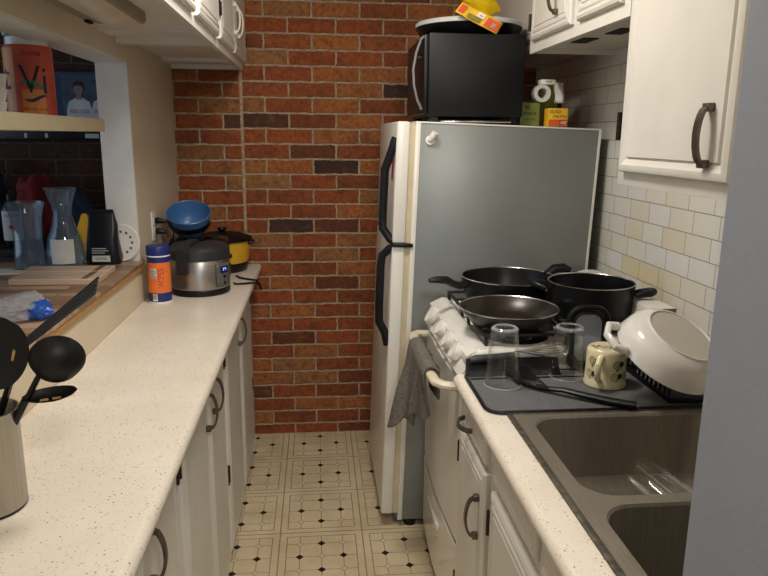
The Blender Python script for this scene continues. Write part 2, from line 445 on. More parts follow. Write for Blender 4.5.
RINGS = [(0, 0), (0, .010), (.004, .015), (.012, .018), (.020, .016), (.026, .019), (.034, .019), (.036, .0165), (.039, .0165), (.041, .019)]
def leaf(name, cx, y0, y1, z0, z1, sgn, parent, rings=RINGS, mat=None):
    m = MB(); m.M = frame((cx, y0, z0), (0, 1, 0), (0, 0, 1), (sgn, 0, 0))
    m.panel(y1-y0, z1-z0, rings)
    return m.build(name, mat or M['cab'], parent, angle=25)

# ------------------------------------------------------------------ left run
m = MB()
prof = [(XL+.001, .862), (-.293, .862)]
for k in range(9):
    a = -PI/2+PI*k/8; prof.append((-.293+.019*math.cos(a), .881+.019*math.sin(a)))
prof += [(XL+.001, .9)]
m.prism(prof, .45, YB-.002, 'xz')
tag(m.build('countertop', M['lam'], angle=50), 'long speckled cream countertop running along the left wall', 'countertop')

def base_unit(y0, y1, label, doors):
    t = thing('base_cabinet', label, 'cabinet', (-.48, (y0+y1)/2, 0), group='white base cabinets under the left counter')
    b = MB(); b.box(XL+.002, -.332, y0+.001, y1-.001, .0, .861); b.build('body', M['cab'], t)
    for (a, c, hy, hin) in doors:
        d = leaf('door', -.332, a, c, .05, .848, 1, t)
        if hy: pull('handle', -.313, hy, .715, .825, 1, d)
        for z in (.785, .36): hinge(-.3315, hin, z, 1, d)
base_unit(.46, 1.43, 'white base cabinet nearest the viewer, below the steel utensil crock', [(1.06, 1.415, 1.135, 1.424), (.5, 1.04, None, .485)])
base_unit(1.43, 2.21, 'white base cabinet with two facing pulls at its middle, halfway along the left counter', [(1.468, 1.84, 1.80, 1.452), (1.852, 2.19, 1.925, 2.20)])
base_unit(2.21, 3.335, 'white base cabinet touching the brick wall at the far end of the left counter', [(2.232, 2.66, 2.60, 2.222), (2.70, 3.10, None, 3.11)])

def upper_left(y0, y1, label, doors):
    t = thing('wall_cabinet', label, 'cabinet', (-.49, (y0+y1)/2, 1.81), group='white wall cabinets over the left counter')
    b = MB(); b.box(XL+.002, -.345, y0+.002, y1-.002, 1.835, 2.40)
    b.box(-.345, -.33, y0+.002, y1-.002, 1.805, 2.40)                # face frame hangs below the bottom board
    b.box(XL+.002, -.345, y0+.002, y0+.018, 1.808, 1.835); b.box(XL+.002, -.345, y1-.018, y1-.002, 1.808, 1.835)
    b.box(XL+.002, -.345, y1-.20, y1-.09, 1.822, 1.835)
    b.build('body', M['cab'], t)
    for (a, c, hy, hin) in doors:
        d = leaf('door', -.33, a, c, 1.836, 2.36, 1, t, [(i, h_*.9) for i, h_ in RINGS])
        if hy: pull('handle', -.313, hy, 1.90, 2.01, 1, d, M['enamel_old'], .022, .011)
        hinge(-.3295, hin, 1.93, 1, d, .04)
upper_left(1.0, 2.462, 'long white wall cabinet over the pass-through, holding the strip light below it', [(1.56, 1.985, None, 1.55), (2.03, 2.445, None, 2.453), (1.05, 1.52, None, 1.04)])
upper_left(2.466, 3.335, 'white wall cabinet touching the brick wall, right door pair with off-white pulls', [(2.492, 2.875, 2.845, 2.481), (2.91, 3.325, 2.955, 3.33)])

# strip light under the near wall cabinet
t = thing('strip_light', 'almond plastic strip light fixed below the left wall cabinet', 'lamp', (-.535, 1.86, 1.834))
m = MB()
for ins, z in ((0, 1.834), (0, 1.79), (.006, 1.78), (.016, 1.776)): pass
m.loft([[(x, y, z) for x, y in rrect(-.61+i, -.452-i, 1.50+i, 2.045-i, .05, 6)] for i, z in ((0, 1.834), (0, 1.814), (.004, 1.808), (.012, 1.806))])
m.build('housing', M['lampb'], t)
m = MB()
pr = [(-.565, 1.8065)]+[(-.515+.05*math.cos(a), 1.8065-.014*math.sin(a)) for a in [PI-PI*k/10 for k in range(1, 10)]]+[(-.465, 1.8065)]
m.prism(pr, 1.53, 2.02, 'xz'); m.build('diffuser', M['lens'], t)
m = MB(); m.box(-.598, -.584, 1.95, 1.985, 1.799, 1.8065, .002); m.build('switch', M['dark'], t)

# bar top, shelf
t = thing('bar_counter', 'butcher block bar top with raw plywood edge in the pass-through', 'counter', (-.95, 1.9, 1.02))
m = MB(); m.box(-1.32, -.642, 1.252, 2.565, 1.045, 1.056, .002); m.build('top', M['block'], t)
m = MB(); m.box(-1.315, -.646, 1.255, 2.563, 1.0225, 1.0449); m.build('edge', M['ply'], t)
# support post under its room side
for y in (1.3, 2.45):
    m = MB(); m.box(-1.30, -1.24, y, y+.06, 0, 1.0224); m.build('leg', M['dkwood'], t)
m = MB(); m.box(-.90, -.648, 1.251, 2.235, 1.522, 1.560, .002)
tag(m.build('shelf', M['shelf']), 'short cream painted shelf across the pass-through opening', 'shelf')

# ------------------------------------------------------------------ right run
CZ = .88
m = MB()
prof = [(.445, CZ-.036), (.385, CZ-.036)]
for k in range(9):
    a = -PI/2-PI*k/8; prof.append((.385+.018*math.cos(a), CZ-.018+.018*math.sin(a)))
prof += [(.445, CZ)]
m.prism(prof, .722, 1.745, 'xz')
m.box(.445, XR-.001, 1.462, 1.745, CZ-.036, CZ); m.box(.98, XR-.001, .722, 1.462, CZ-.036, CZ)
m.box(1.04, XR-.001, .722, 1.745, CZ, .99, .003)
tag(m.build('countertop', M['lam'], angle=50), 'speckled cream countertop holding the double sink on the right', 'countertop')

def base_right(y0, y1, label):
    t = thing('base_cabinet', label, 'cabinet', (.7, (y0+y1)/2, 0), group='white base cabinets on the right')
    return t
t = base_right(1.425, 1.745, 'narrow white base cabinet with a drawer, between the stove and the sink cabinet')
m = MB(); m.box(.402, XR-.02, 1.416, 1.743, .0, .70); m.box(.402, .43, 1.416, 1.743, .70, CZ-.037); m.build('body', M['cab'], t)
d = leaf('drawer', .402, 1.45, 1.725, .757, .835, -1, t, [(i*.55, h_*.9) for i, h_ in RINGS])
m = MB(); pts = []
for k in range(13):
    q = k/12; pts.append((.384-.004-.026*math.sin(PI*q)**.55, 1.56+.09*q, .795))
m.strap(pts, .012, .006, (0, 0, 1)); m.build('handle', M['pewter'], d)
d = leaf('door', .402, 1.44, 1.728, .05, .738, -1, t); pull('handle', .383, 1.475, .555, .665, -1, d); hinge(.4025, 1.733, .66, -1, d); hinge(.4025, 1.733, .25, -1, d)
t = base_right(.73, 1.414, 'wide white sink cabinet with panelled false front, under the double sink')
m = MB(); m.box(.402, XR-.02, .724, 1.414, .0, .69); m.box(.402, .425, .724, 1.414, .69, CZ-.037); m.build('body', M['cab'], t)
leaf('false_front', .402, 1.075, 1.385, .757, .835, -1, t, [(i*.6, h_*.8) for i, h_ in RINGS])
leaf('false_front', .402, .74, 1.05, .757, .835, -1, t, [(i*.6, h_*.8) for i, h_ in RINGS])
d = leaf('door', .402, 1.075, 1.385, .05, .728, -1, t); hinge(.4025, 1.398, .64, -1, d); hinge(.4025, 1.398, .25, -1, d)
d = leaf('door', .402, .74, 1.055, .05, .728, -1, t)

# sink
t = thing('kitchen_sink', 'double bowl stainless steel sink set into the right countertop', 'sink', (.71, 1.08, CZ))
m = MB()
for (a, b, y0, y1) in ((1.062, 1.4615, 1.082, 1.435), (.7225, 1.062, .735, 1.045)):
    def L(x0, x1, ya, yb, r, z): return [(x, y, z) for x, y in rrect(x0, x1, ya, yb, r, 8)]
    m.loft([L(.447, .979, a, b, .001, CZ+.003), L(.482, .93, y0-.004, y1+.004, .062, CZ+.003)], False, False)
m.box(.446, .98, .7225, 1.4618, CZ-.0355, CZ-.0345)
bmesh.ops.delete(m.bm, geom=[f_ for f_ in m.bm.faces if abs(f_.calc_center_median().z-(CZ-.035)) < .002], context='FACES')
m.build('rim', M['sink'], t)
m = MB(); m.box(.436, .450, .7225, 1.4612, CZ, CZ+.005, .002); m.box(.4465, .979, 1.4535, 1.4612, CZ, CZ+.0045, .001); m.build('edge_trim', M['sink_rim'], t)
for (y0, y1) in ((1.082, 1.435), (.735, 1.045)):
    m = MB()
    m.loft([L(.482, .93, y0-.004, y1+.004, .062, CZ+.003), L(.486, .926, y0, y1, .06, CZ-.002), L(.492, .92, y0+.004, y1-.004, .06, .78),
            L(.502, .91, y0+.013, y1-.013, .055, .735), L(.53, .882, y0+.04, y1-.04, .05, .715)], False, True)
    m.lathe([(0, .717), (.038, .717), (.043, .7155)], 24, Matrix.Translation((.70, (y0+y1)/2, 0)))
    m.build('basin', M['sink'], t)

# ------------------------------------------------------------------ stove
t = thing('gas_stove', 'white apartment gas stove squeezed beside the refrigerator', 'stove', (.7, 2.08, 0))
SY0, SY1 = 1.752, 2.385
m = MB(); m.box(.41, 1.03, SY0, SY1, .04, .90, .004); m.build('body', M['enamel'], t)
m = MB()
prof = [(.405, .90), (.405, .925), (.43, .938), (.448, .946), (.462, .946), (.475, .936), (.944, .936), (.944, .90)]
m.prism(prof, SY0+.012, SY1-.004, 'xz')
m.box(.43, .944, SY0, SY0+.05, .90, .945, .014, 4); m.box(.43, .944, SY1-.05, SY1-.002, .90, .945, .014, 4)
m.build('cooktop', M['enamel'], t)
m = MB(); prof = [(.386, .865), (.43, .935), (.445, .905), (.445, .85), (.39, .85)]
m.prism(prof, SY0+.003, SY1-.003, 'xz')
cp = m.build('control_panel', M['enamel'], t)
ax = Vector((-.07, 0, .044)).normalized()
for i, (y, r) in enumerate(((2.27, .034), (2.10, .028), (1.975, .028), (1.86, .028))):
    m = MB(); c = Vector((.409, y, .902)); u = Vector((0, 1, 0)); v = ax.cross(u)
    F = frame(c, u, v, ax)
    m.lathe([(0, 0), (r*.8, 0), (r*.8, .003), (r, .005), (r, .022), (r*.93, .027), (0, .027)], 32, F)
    m.M = F; m.box(-.004, .004, -r*.8, r*.8, .0265, .031)
    m.build('knob', M['enamel'], cp)
m = MB()       # oven door, slightly bowed
pr = []
for k in range(9):
    q = k/8; pr.append((.398-.014*math.sin(PI*q), SY0+.004+(SY1-SY0-.008)*q))
pr += [(.41, SY1-.004), (.41, SY0+.004)]
m.prism(pr, .348, .842); od = m.build('oven_door', M['enamel'], t, angle=40)
m = MB()
P = [(.395, 1.80, .822), (.372, 1.803, .824), (.35, 1.81, .826), (.336, 1.83, .826), (.332, 1.87, .826), (.330, 2.05, .826), (.332, 2.27, .826), (.338, 2.31, .826), (.36, 2.335, .825), (.395, 2.34, .822)]
m.tube(P, .0125, 10, sx=1.35); m.build('handle', M['enamel_old'], od)
m = MB(); m.box(.3975, .412, SY0+.006, SY1-.006, .8425, .8495); m.build('vent_gap', M['dark'], t)
m = MB()
pr = []
for k in range(9):
    q = k/8; pr.append((.398-.014*math.sin(PI*q), SY0+.004+(SY1-SY0-.008)*q))
pr += [(.41, SY1-.004), (.41, SY0+.004)]
m.prism(pr, .065, .328); dr = m.build('drawer', M['enamel'], t, angle=40)
m = MB(); m.box(.376, .386, 1.98, 2.18, .255, .275, .004); m.build('grip', M['enamel'], dr)
m = MB(); m.box(.4005, .4099, SY0+.004, SY1-.004, .329, .347); m.build('drawer_gap', M['dark'], t)
m = MB(); m.box(.43, 1.0, SY0+.03, SY1-.03, 0, .04); m.build('plinth', M['black'], t)
m = MB(); pr = [(.945, .90), (.945, 1.0), (.953, 1.035), (.975, 1.042), (1.02, 1.042), (1.02, .90)]
m.prism(pr, SY0+.05, SY1, 'xz'); bg = m.build('backguard', M['enamel'], t)
m = MB(); m.prism(pr, SY0+.046, SY0+.0499, 'xz'); m.build('end_cap', M['grey_end'], bg)
GZ = .972
for (cx, cy) in ((.585, 1.915), (.585, 2.235), (.835, 1.985), (.835, 2.245)):
    m = MB(); a = .118 if cx < .7 else .108; b = .115
    sq = [(cx-a, cy-b, GZ), (cx+a, cy-b, GZ), (cx+a, cy+b, GZ), (cx-a, cy+b, GZ)]
    if cy == 1.985: sq = [(x, y-.05 if y < cy else y, z) for x, y, z in sq]
    for p, q in zip(sq, sq[1:]+sq[:1]): m.tube([p, q], .0055, 8)
    for dx, dy in ((1, 0), (-1, 0), (0, 1), (0, -1)): m.tube([(cx+dx*a, cy+dy*b, GZ), (cx+dx*.035, cy+dy*.035, GZ)], .005, 8)
    for x, y, z in sq: m.tube([(x, y, GZ), (x*.97+cx*.03, y*.97+cy*.03, .936)], .005, 8)
    m.build('grate', M['cast'], t)
    m = MB(); m.lathe([(0, .9365), (.05, .9365), (.05, .948), (.036, .952), (.036, .958), (0, .96)], 24, Matrix.Translation((cx, cy, 0))); m.build('burner', M['black_m'], t)
    m = MB(); m.lathe([(.052, .9365), (.085, .939), (.098, .9385), (.098, .9365)], 28, Matrix.Translation((cx, cy, 0))); m.build('drip_pan', M['chrome'], t)

# pans
def lathe_vessel(name, label, cat, cx, cy, z0, rb, rt, h, th=.004, wallp=None):
    t = thing(name, label, cat, (cx, cy, z0)); T = Matrix.Translation((cx, cy, z0))
    m = MB(); wp = wallp or [(rb, 0), (rb+(rt-rb)*.35, h*.25), (rb+(rt-rb)*.8, h*.7), (rt, h)]
    m.lathe([(0, 0)]+wp, 64, T); m.build('body', M['nonstick'], t)
    m = MB(); ip = [(r-th, max(z, 0)+ (th if i == 0 else 0)) for i, (r, z) in enumerate(wp)]
    m.lathe([(0, th)]+ip, 64, T); m.build('interior', M['nonstick_in'] if name == 'frying_pan' else M['nonstick'], t)
    m = MB(); m.lathe([(rt-th, h), (rt-th*.5, h+.0025), (rt+.001, h+.001), (rt, h-.001)], 64, T); m.build('rim', M['rim'], t)
    return t
p = lathe_vessel('frying_pan', 'open black frying pan with brownish interior on the front burner', 'pan', .560, 1.905, GZ+.0058, .098, .146, .050)
m = MB(); m.tube([(.62, 1.765, 1.0), (.635, 1.745, 1.01)], .011, 10); m.build('handle_stub', M['black'], p)
p = lathe_vessel('saute_pan', 'deep black skillet with a long left handle, against the refrigerator side', 'pan', .648, 2.226, GZ+.0045, .142, .161, .078)
m = MB()
m.tube([(.500, 2.20, 1.035), (.470, 2.195, 1.03), (.448, 2.19, 1.038), (.425, 2.186, 1.051), (.39, 2.18, 1.054), (.366, 2.176, 1.052)], [.013, .013, .012, .014, .012, .007], 12, sx=1.3); m.build('handle', M['black'], p)
m = MB(); m.tube([(.798, 2.28, 1.045), (.83, 2.29, 1.066), (.862, 2.285, 1.07), (.885, 2.27, 1.062)], [.012, .015, .015, .009], 12, sx=1.4); m.build('helper_handle', M['black'], p)
p = lathe_vessel('stock_pot', 'large dark stock pot on the back burner by the tiles', 'pot', .848, 2.005, GZ+.0045, .128, .132, .104, .004, [(.12, 0), (.130, .012), (.131, .09), (.1325, .104)])
for sgn in (1, -1):
    m = MB(); a = math.radians(-28) if sgn > 0 else math.radians(152); c = Vector((.848, 2.005, 1.052)); d = Vector((math.cos(a), math.sin(a), 0)); s_ = Vector((-d.y, d.x, 0))
    m.tube([c+d*.131+s_*.028, c+d*.148+s_*.026+Vector((0, 0, .004)), c+d*.174+s_*.016+Vector((0, 0, .010)), c+d*.181+Vector((0, 0, .012)), c+d*.174-s_*.016+Vector((0, 0, .010)), c+d*.148-s_*.026+Vector((0, 0, .004)), c+d*.131-s_*.028], [.008, .010, .012, .013, .012, .010, .008], 12)
    hh = m.build('handle', M['black'], p)
    m = MB(); m.lathe([(0, 0), (.006, 0), (.006, .004), (0, .006)], 10, Matrix.Translation(c+d*.133+Vector((0, 0, -.014))) @ d.to_track_quat('Z', 'Y').to_matrix().to_4x4()); m.build('rivet', M['rim'], hh)

# ------------------------------------------------------------------ refrigerator (leans back a little on its feet)
t = thing('refrigerator', 'tall white refrigerator with grey side standing beside the stove', 'refrigerator', (.235, 2.42, 0), (0, .030, 0))
m = MB(); m.box(.068, .735, 0, .62, .035, 1.567, .004); m.build('body', M['fr_side'], t, local=True)
m = MB(); m.box(.066, .084, -.003, .623, .034, 1.569, .002); m.box(.066, .737, -.003, .623, 1.565, 1.571, .002); m.box(.729, .738, -.003, .003, .036, 1.566, .001); m.build('edge_trim', M['fr_door'], t, local=True)
m = MB(); m.box(.048, .066, .008, .612, .06, 1.56); m.build('gasket', M['gasket'], t, local=True)
for nm, z0, z1 in (('freezer_door', 1.138, 1.569), ('fresh_food_door', .058, 1.130)):
    m = MB(); m.box(0, .048, 0, .62, z0, z1, .009, 3); d = m.build(nm, M['fr_door'], t, local=True)
    m = MB()
    if nm == 'freezer_door': P = [(.0, .018, 1.512), (-.006, .018, 1.495), (-.012, .02, 1.47), (-.034, .03, 1.40), (-.036, .03, 1.24), (-.034, .03, 1.19), (-.006, .018, 1.152), (.004, .016, 1.145)]
    else: P = [(.006, .016, 1.122), (-.006, .02, 1.118), (-.032, .03, 1.09), (-.036, .03, 1.05), (-.036, .03, .90), (-.034, .028, .84), (-.012, .02, .80), (-.006, .018, .775), (0, .018, .752)]
    m.tube(P, .0105, 10, sx=1.5, up=(0, 1, 0)); m.build('handle', M['black'], d, local=True)
    if nm == 'freezer_door':
        m = MB(); m.box(-.0025, .001, .06, .10, 1.36, 1.45); m.build('sticker', M['inkr'], d, local=True)
m = MB(); m.box(.0, .075, -.012, .02, 1.128, 1.141, .003); m.build('hinge', M['black'], t, local=True)
m = MB(); m.box(.055, .70, .03, .60, .012, .06); m.build('kick_grille', M['dullgrey'], t, local=True)
for x, y in ((.12, .03), (.12, .59), (.68, .03), (.68, .59)):
    m = MB(); m.lathe([(0, .0), (.024, .0), (.024, .03), (.014, .034), (0, .034)], 16, Matrix.Translation((x, y, -.002-x*.03*0)) ); m.build('foot', M['black'], t, local=True)
# magnetic hook on the side
t = thing('magnetic_hook', 'small white round hook stuck on the grey refrigerator side', 'hook', (.405, 2.42, 1.508))
F = frame((.398, 2.4185, 1.503), (1, 0, 0), (0, 0, 1), (0, -1, 0))
m = MB(); m.lathe([(0, 0), (.016, 0), (.017, .006), (.012, .009), (.009, .009), (.008, .004), (0, .004)], 20, F); m.build('base', M['enamel'], t)
m = MB(); m.tube([(.398, 2.414, 1.505), (.407, 2.402, 1.518), (.414, 2.397, 1.53)], [.011, .013, .012], 12); m.build('arm', M['enamel'], t)

# toaster oven on the refrigerator
TZ = 1.564
t = thing('toaster_oven', 'black toaster oven with bowed chrome handle on the refrigerator', 'oven', (.56, 2.7, TZ+.01))
m = MB(); m.box(.394, .738, 2.46, 2.90, TZ+.022, 1.868, .006); m.build('body', M['black_m'], t)
m = MB(); m.box(.378, .3935, 2.462, 2.898, TZ+.03, 1.862, .004); d = m.build('door', M['black'], t)
m = MB(); m.strap([(.376, 2.475, 1.856), (.366, 2.475, 1.845), (.350, 2.475, 1.80), (.341, 2.475, 1.745), (.345, 2.475, 1.69), (.358, 2.475, 1.64), (.374, 2.475, 1.61)], .016, .007, (0, 1, 0)); m.build('handle', M['chrome'], d)
m = MB()
for z in (1.79,): m.lathe([(0, 0), (.014, 0), (.012, .014), (0, .015)], 14, frame((.378, 2.53, z), (0, 1, 0), (0, 0, 1), (-1, 0, 0)))
m.build('dial', M['black'], d)
for x in (.42, .71):
    for y in (2.49, 2.87):
        m = MB(); zf = 1.5662 if x < .5 else 1.5578; m.box(x-.014, x+.014, y-.014, y+.014, zf, TZ+.022); m.build('foot', M['black'], t)
m = MB(); m.box(.438, .692, 2.44, 2.88, TZ+.0025, TZ+.008, .002); tray = tag(m.build('baking_tray', M['chrome']), 'thin metal tray lying beneath the black toaster oven', 'tray')
# roasting dish with pale rim on the oven
t = thing('roasting_dish', 'dark oval roasting dish with pale rim on top of the toaster oven', 'dish', (.575, 2.68, 1.869))
E = Matrix.Translation((.578, 2.68, 1.869)) @ Matrix.Diagonal((1, 1, 1, 1))
m = MB(); m.lathe([(0, 0), (.15, 0), (.185, .02), (.20, .043), (.196, .043), (.18, .022), (.148, .004), (0, .004)], 56, E); m.build('body', M['nonstick'], t)
m = MB(); m.lathe([(.192, .043), (.20, .045), (.201, .057), (.192, .062), (.12, .068), (0, .069), (0, .064), (.19, .05)], 56, E); m.build('lid', M['labelw'], t)
# net bag of lemons draped over
t = thing('lemon_bag', 'yellow net bag with a printed label lying on the roasting dish', 'bag', (.56, 2.50, 1.94))
m = MB()
def bagf(u, v):
    a = 2*PI*u; r = math.sin(PI*min(max(v, .02), .98))**.6
    n_ = noise.noise((math.cos(a)*1.5, math.sin(a)*1.5, v*4))*.012
    return (.56+.20*(v-.35)*.75, 2.53+(.035+n_)*r*math.cos(a), 1.985+(.045+n_)*r*math.sin(a)+.008*math.sin(v*9)-.05*(v-.4))
m.sheet(bagf, 24, 16); m.build('netting', M['net'], t)
m = MB()
q = [(.482, 2.468, 1.938), (.510, 2.478, 1.972), (.655, 2.466, 1.905), (.628, 2.456, 1.865)]
vs = [m.v(p_) for p_ in q]; m.f(vs); bmesh.ops.subdivide_edges(m.bm, edges=m.bm.edges[:], cuts=6, use_grid_fill=True)
for v in m.bm.verts: v.co.y += .004*math.sin(v.co.x*60)
lab = m.build('label', M['yellowp'], t, solid=.0015)
def on_lab(cu, cv, sc=1):
    A = Vector(q[0]); U = (Vector(q[3])-A); V = (Vector(q[1])-A)
    def fn(x, y, d): return A+U*(cu+x)+V*(cv+y)+Vector((0, -.007-d, 0))
    return fn
def patch(cu, cv, w, h, mat):
    m = MB(); g = on_lab(cu, cv)
    m.f([m.v(g(a*w/2, b*h/2, 0)) for a, b in ((-1, -1), (1, -1), (1, 1), (-1, 1))]); m.build('print', mat, lab)
patch(.09, .5, .12, .7, M['redp']); patch(.80, .5, .3, .8, M['redp']); patch(.83, .45, .1, .4, M['paper']); patch(.5, .72, .16, .4, M['paper']); patch(.4, .3, .3, .35, M['olive'])
text('lettering', 'ea', .35, M['inkb'], lab, (lambda x, y, d: on_lab(.5, .72)(x*.28, y*.9, .001)))

# boxes beside the toaster oven
def card(name, label, loc, sx, sy, sz, rz, mats, words):
    t = thing(name, label, 'box', loc, (0, 0, rz))
    m = MB(); m.box(-sx/2, sx/2, -sy/2, sy/2, 0, sz, .001); b = m.build('carton', mats[0], t, local=True)
    for (z0, z1, x0, x1, mt) in mats[1]:
        m = MB(); m.box(x0, x1, -sy/2-.0008, -sy/2-.0002, z0, z1); m.build('print', mt, b, local=True)
    for (w, s_, x, z, mt) in words:
        text('lettering', w, s_, mt, b, (lambda X, Yy, D, x=x, z=z: (x+X, -sy/2-.0014-D, z+Yy)), local=True)
    return t
FZ = 1.5585
card('snack_box', 'olive green snack carton standing right behind the toaster oven corner', (.785, 2.55, FZ), .072, .05, .083, .0, (M['greenp'], []), [('30', .02, -.012, .066, M['inkb']), ('SNACK', .0165, 0, .043, M['inkb']), ('CRACKERS', .009, 0, .022, M['inkb'])])
card('storage_bag_box', 'small yellow and orange carton at the refrigerator edge', (.875, 2.50, FZ-.002), .072, .05, .064, .0, (M['yellowp'], [(.002, .024, -.034, .002, M['redp']), (.002, .024, .003, .034, M['inkr'])]), [('GLAD', .016, -.012, .052, M['inkn']), ('Cling Wrap', .011, .006, .036, M['inkb']), ('100', .016, .02, .013, M['paper'])])
card('olive_box', 'taller olive carton standing behind the tape roll', (.895, 2.66, FZ-.003), .10, .05, .165, .0, (M['olive'], [(.03, .14, .03, .045, M['inkb'])]), [])
t = thing('tape_roll', 'translucent packing tape roll resting on the small cartons', 'tape', (.83, 2.56, 1.645))
m = MB(); F = frame((.822, 2.545, 1.674), (1, 0, 0), (0, 0, 1), (0, -1, 0))
m.lathe([(.018, 0), (.031, 0), (.031, .04), (.018, .04), (.018, 0)], 28, F); m.build('roll', M['labelw'], t)
m = MB(); m.box(.815, .868, 2.502, 2.545, 1.705, 1.722, .002); m.build('dispenser_top', M['paper'], t)
m = MB(); m.sheet(lambda u, v: (.868+.034*u+.004*math.sin(v*5), 2.505+.008*math.sin(u*6+v*3), 1.64+.072*v), 6, 6); m.build('loose_tape', M['labelw'], t, solid=.001)
text('lettering', 'TAPE', .011, M['inkb'], t, (lambda x, y, d: (.841+x, 2.5012-d, 1.7135+y)))
m = MB(); m.tube([(.742, 2.80, 1.80), (.79, 2.86, 1.75), (.86, 2.92, 1.66), (.95, 2.95, 1.60), (1.04, 2.90, 1.55), (1.045, 2.86, 1.2)], .005, 8)
tag(m.build('power_cord', M['black']), 'black power cord running down behind the toaster oven', 'cord')

# ------------------------------------------------------------------ right wall cabinets
t = thing('wall_cabinet', 'large white wall cabinet above the sink, closest on the right', 'cabinet', (.9, 1.2, 1.405), group='white wall cabinets on the right')
m = MB(); m.box(.75, XR-.001, .723, 1.660, 1.405, 2.40, .001); m.build('body', M['cab'], t)
d = leaf('door', .75, 1.172, 1.628, 1.437, 2.36, -1, t, [(0, 0), (0, .010), (.003, .016), (.010, .019), (.018, .019), (.024, .015), (.030, .013), (.0325, .010), (.035, .010), (.037, .016)])
pull('handle', .734, 1.245, 1.466, 1.578, -1, d, None, .022, .018); hinge(.7495, 1.644, 1.545, -1, d, .06); hinge(.7495, 1.644, 2.2, -1, d, .06)
leaf('door', .75, .74, 1.155, 1.437, 2.36, -1, t)
t = thing('wall_cabinet', 'white wall cabinet over the stove with two doors and open underside', 'cabinet', (.9, 2.05, 1.80), group='white wall cabinets on the right')
m = MB(); m.box(.765, XR-.001, 1.664, 2.452, 1.822, 2.40); m.box(.75, .765, 1.664, 2.452, 1.802, 2.40); m.box(.765, XR-.001, 2.437, 2.452, 1.804, 1.822); m.build('body', M['cab'], t)
m = MB(); m.box(.765, XR-.002, 1.666, 2.436, 1.8205, 1.8219); m.build('underside', M['cab_in'], t)
d = leaf('door', .75, 2.035, 2.405, 1.838, 2.36, -1, t, [(i, h_*.95) for i, h_ in RINGS]); pull('handle', .732, 2.135, 1.885, 1.99, -1, d); hinge(.7495, 2.418, 1.90, -1, d, .05)
d = leaf('door', .75, 1.70, 1.985, 1.838, 2.36, -1, t, [(i, h_*.95) for i, h_ in RINGS]); pull('handle', .732, 1.95, 1.90, 2.0, -1, d)
for y0, x0 in ((2.16, .83), (1.96, .86)):
    m = MB(); m.box(x0, x0+.05, y0, y0+.11, 1.8175, 1.8204); m.build('slot', M['dark'], t)
t = thing('wall_cabinet', 'shallower white wall cabinet above the refrigerator, partly hidden by the toaster oven', 'cabinet', (.92, 2.9, 1.84), group='white wall cabinets on the right')
m = MB(); m.box(.81, XR-.001, 2.456, 3.335, 1.84, 2.40); m.build('body', M['cab'], t)
d = leaf('door', .81, 2.52, 3.30, 1.87, 2.36, -1, t); 

# ------------------------------------------------------------------ things on the right counter
MZ = CZ+.0075
t = thing('drying_mat', 'charcoal dish drying mat with black binding beside the sink', 'mat', (.66, 1.6, CZ))
m = MB(); m.prism(rrect(.397, .985, 1.466, 1.740, .035, 6), CZ+.0005, MZ); m.build('pad', M['mat'], t)
m = MB(); m.tube([(x, y, CZ+.0052) for x, y in rrect(.394, .988, 1.463, 1.743, .037, 6)], .0048, 8, closed=True); m.build('binding', M['black'], t)
m = MB(); m.box(.40, .80, 1.680, 1.686, MZ, MZ+.003, .001); m.build('fold_strip', M['black'], t)
m = MB(); m.prism([(1.700, MZ), (1.744, MZ), (1.744, .922), (1.738, .928), (1.731, .922), (1.722, .905)], .40, .655, 'yz'); m.build('curled_edge', M['black'], t)

def tumbler(name, label, x, y, r0, r1, h, z=MZ):
    t = thing(name, label, 'glass', (x, y, z)); T = Matrix.Translation((x, y, z+.0008))
    m = MB(); m.lathe([(r0, 0), (r1, h), (r1-.006, h+.003), (0, h+.002)], 40, T)
    m.lathe([(r0-.003, 0), (r1-.003, h-.014), (0, h-.012)], 40, T); m.lathe([(r0, 0), (r0-.0015, -.0008), (r0-.003, 0)], 40, T)
    m.build('wall', M['glass'], t)
    m = MB(); m.lathe([(r1-.010, h+.0026), (r1-.005, h+.0034), (r1+.0006, h-.001), (r1+.0004, h-.005)], 40, T); m.build('base', M['glass_rim'], t)
    m = MB(); m.lathe([(r0-.0035, .0005), (r0-.001, -.0006), (r0+.0012, .0015), (r0, .004)], 40, T); m.build('lip', M['glass_rim'], t)
    return t
tumbler('drinking_glass', 'plain clear tumbler upside down on the drying mat, left of two', .475, 1.64, .048, .034, .152)
t = tumbler('drinking_glass', 'clear tumbler with faint red marks upside down beside the cream mug', .664, 1.685, .045, .037, .138)
m = MB()
for k in (1, 2, 5, 6, 8):
    a = math.radians(190+6*math.sin(k*2.1)); r = .0435+.0005; z = MZ+.02+.012*k
    rr = .045-.008*(z-MZ)/.138+.0007
    m.lathe([(0, 0), (.0035, 0), (.0025, .001), (0, .0012)], 8, frame((.664+rr*math.cos(a), 1.685+rr*math.sin(a), z), (-math.sin(a), math.cos(a), 0), (0, 0, 1), (math.cos(a), math.sin(a), 0)))
m.build('print', M['redp_dull'], t)

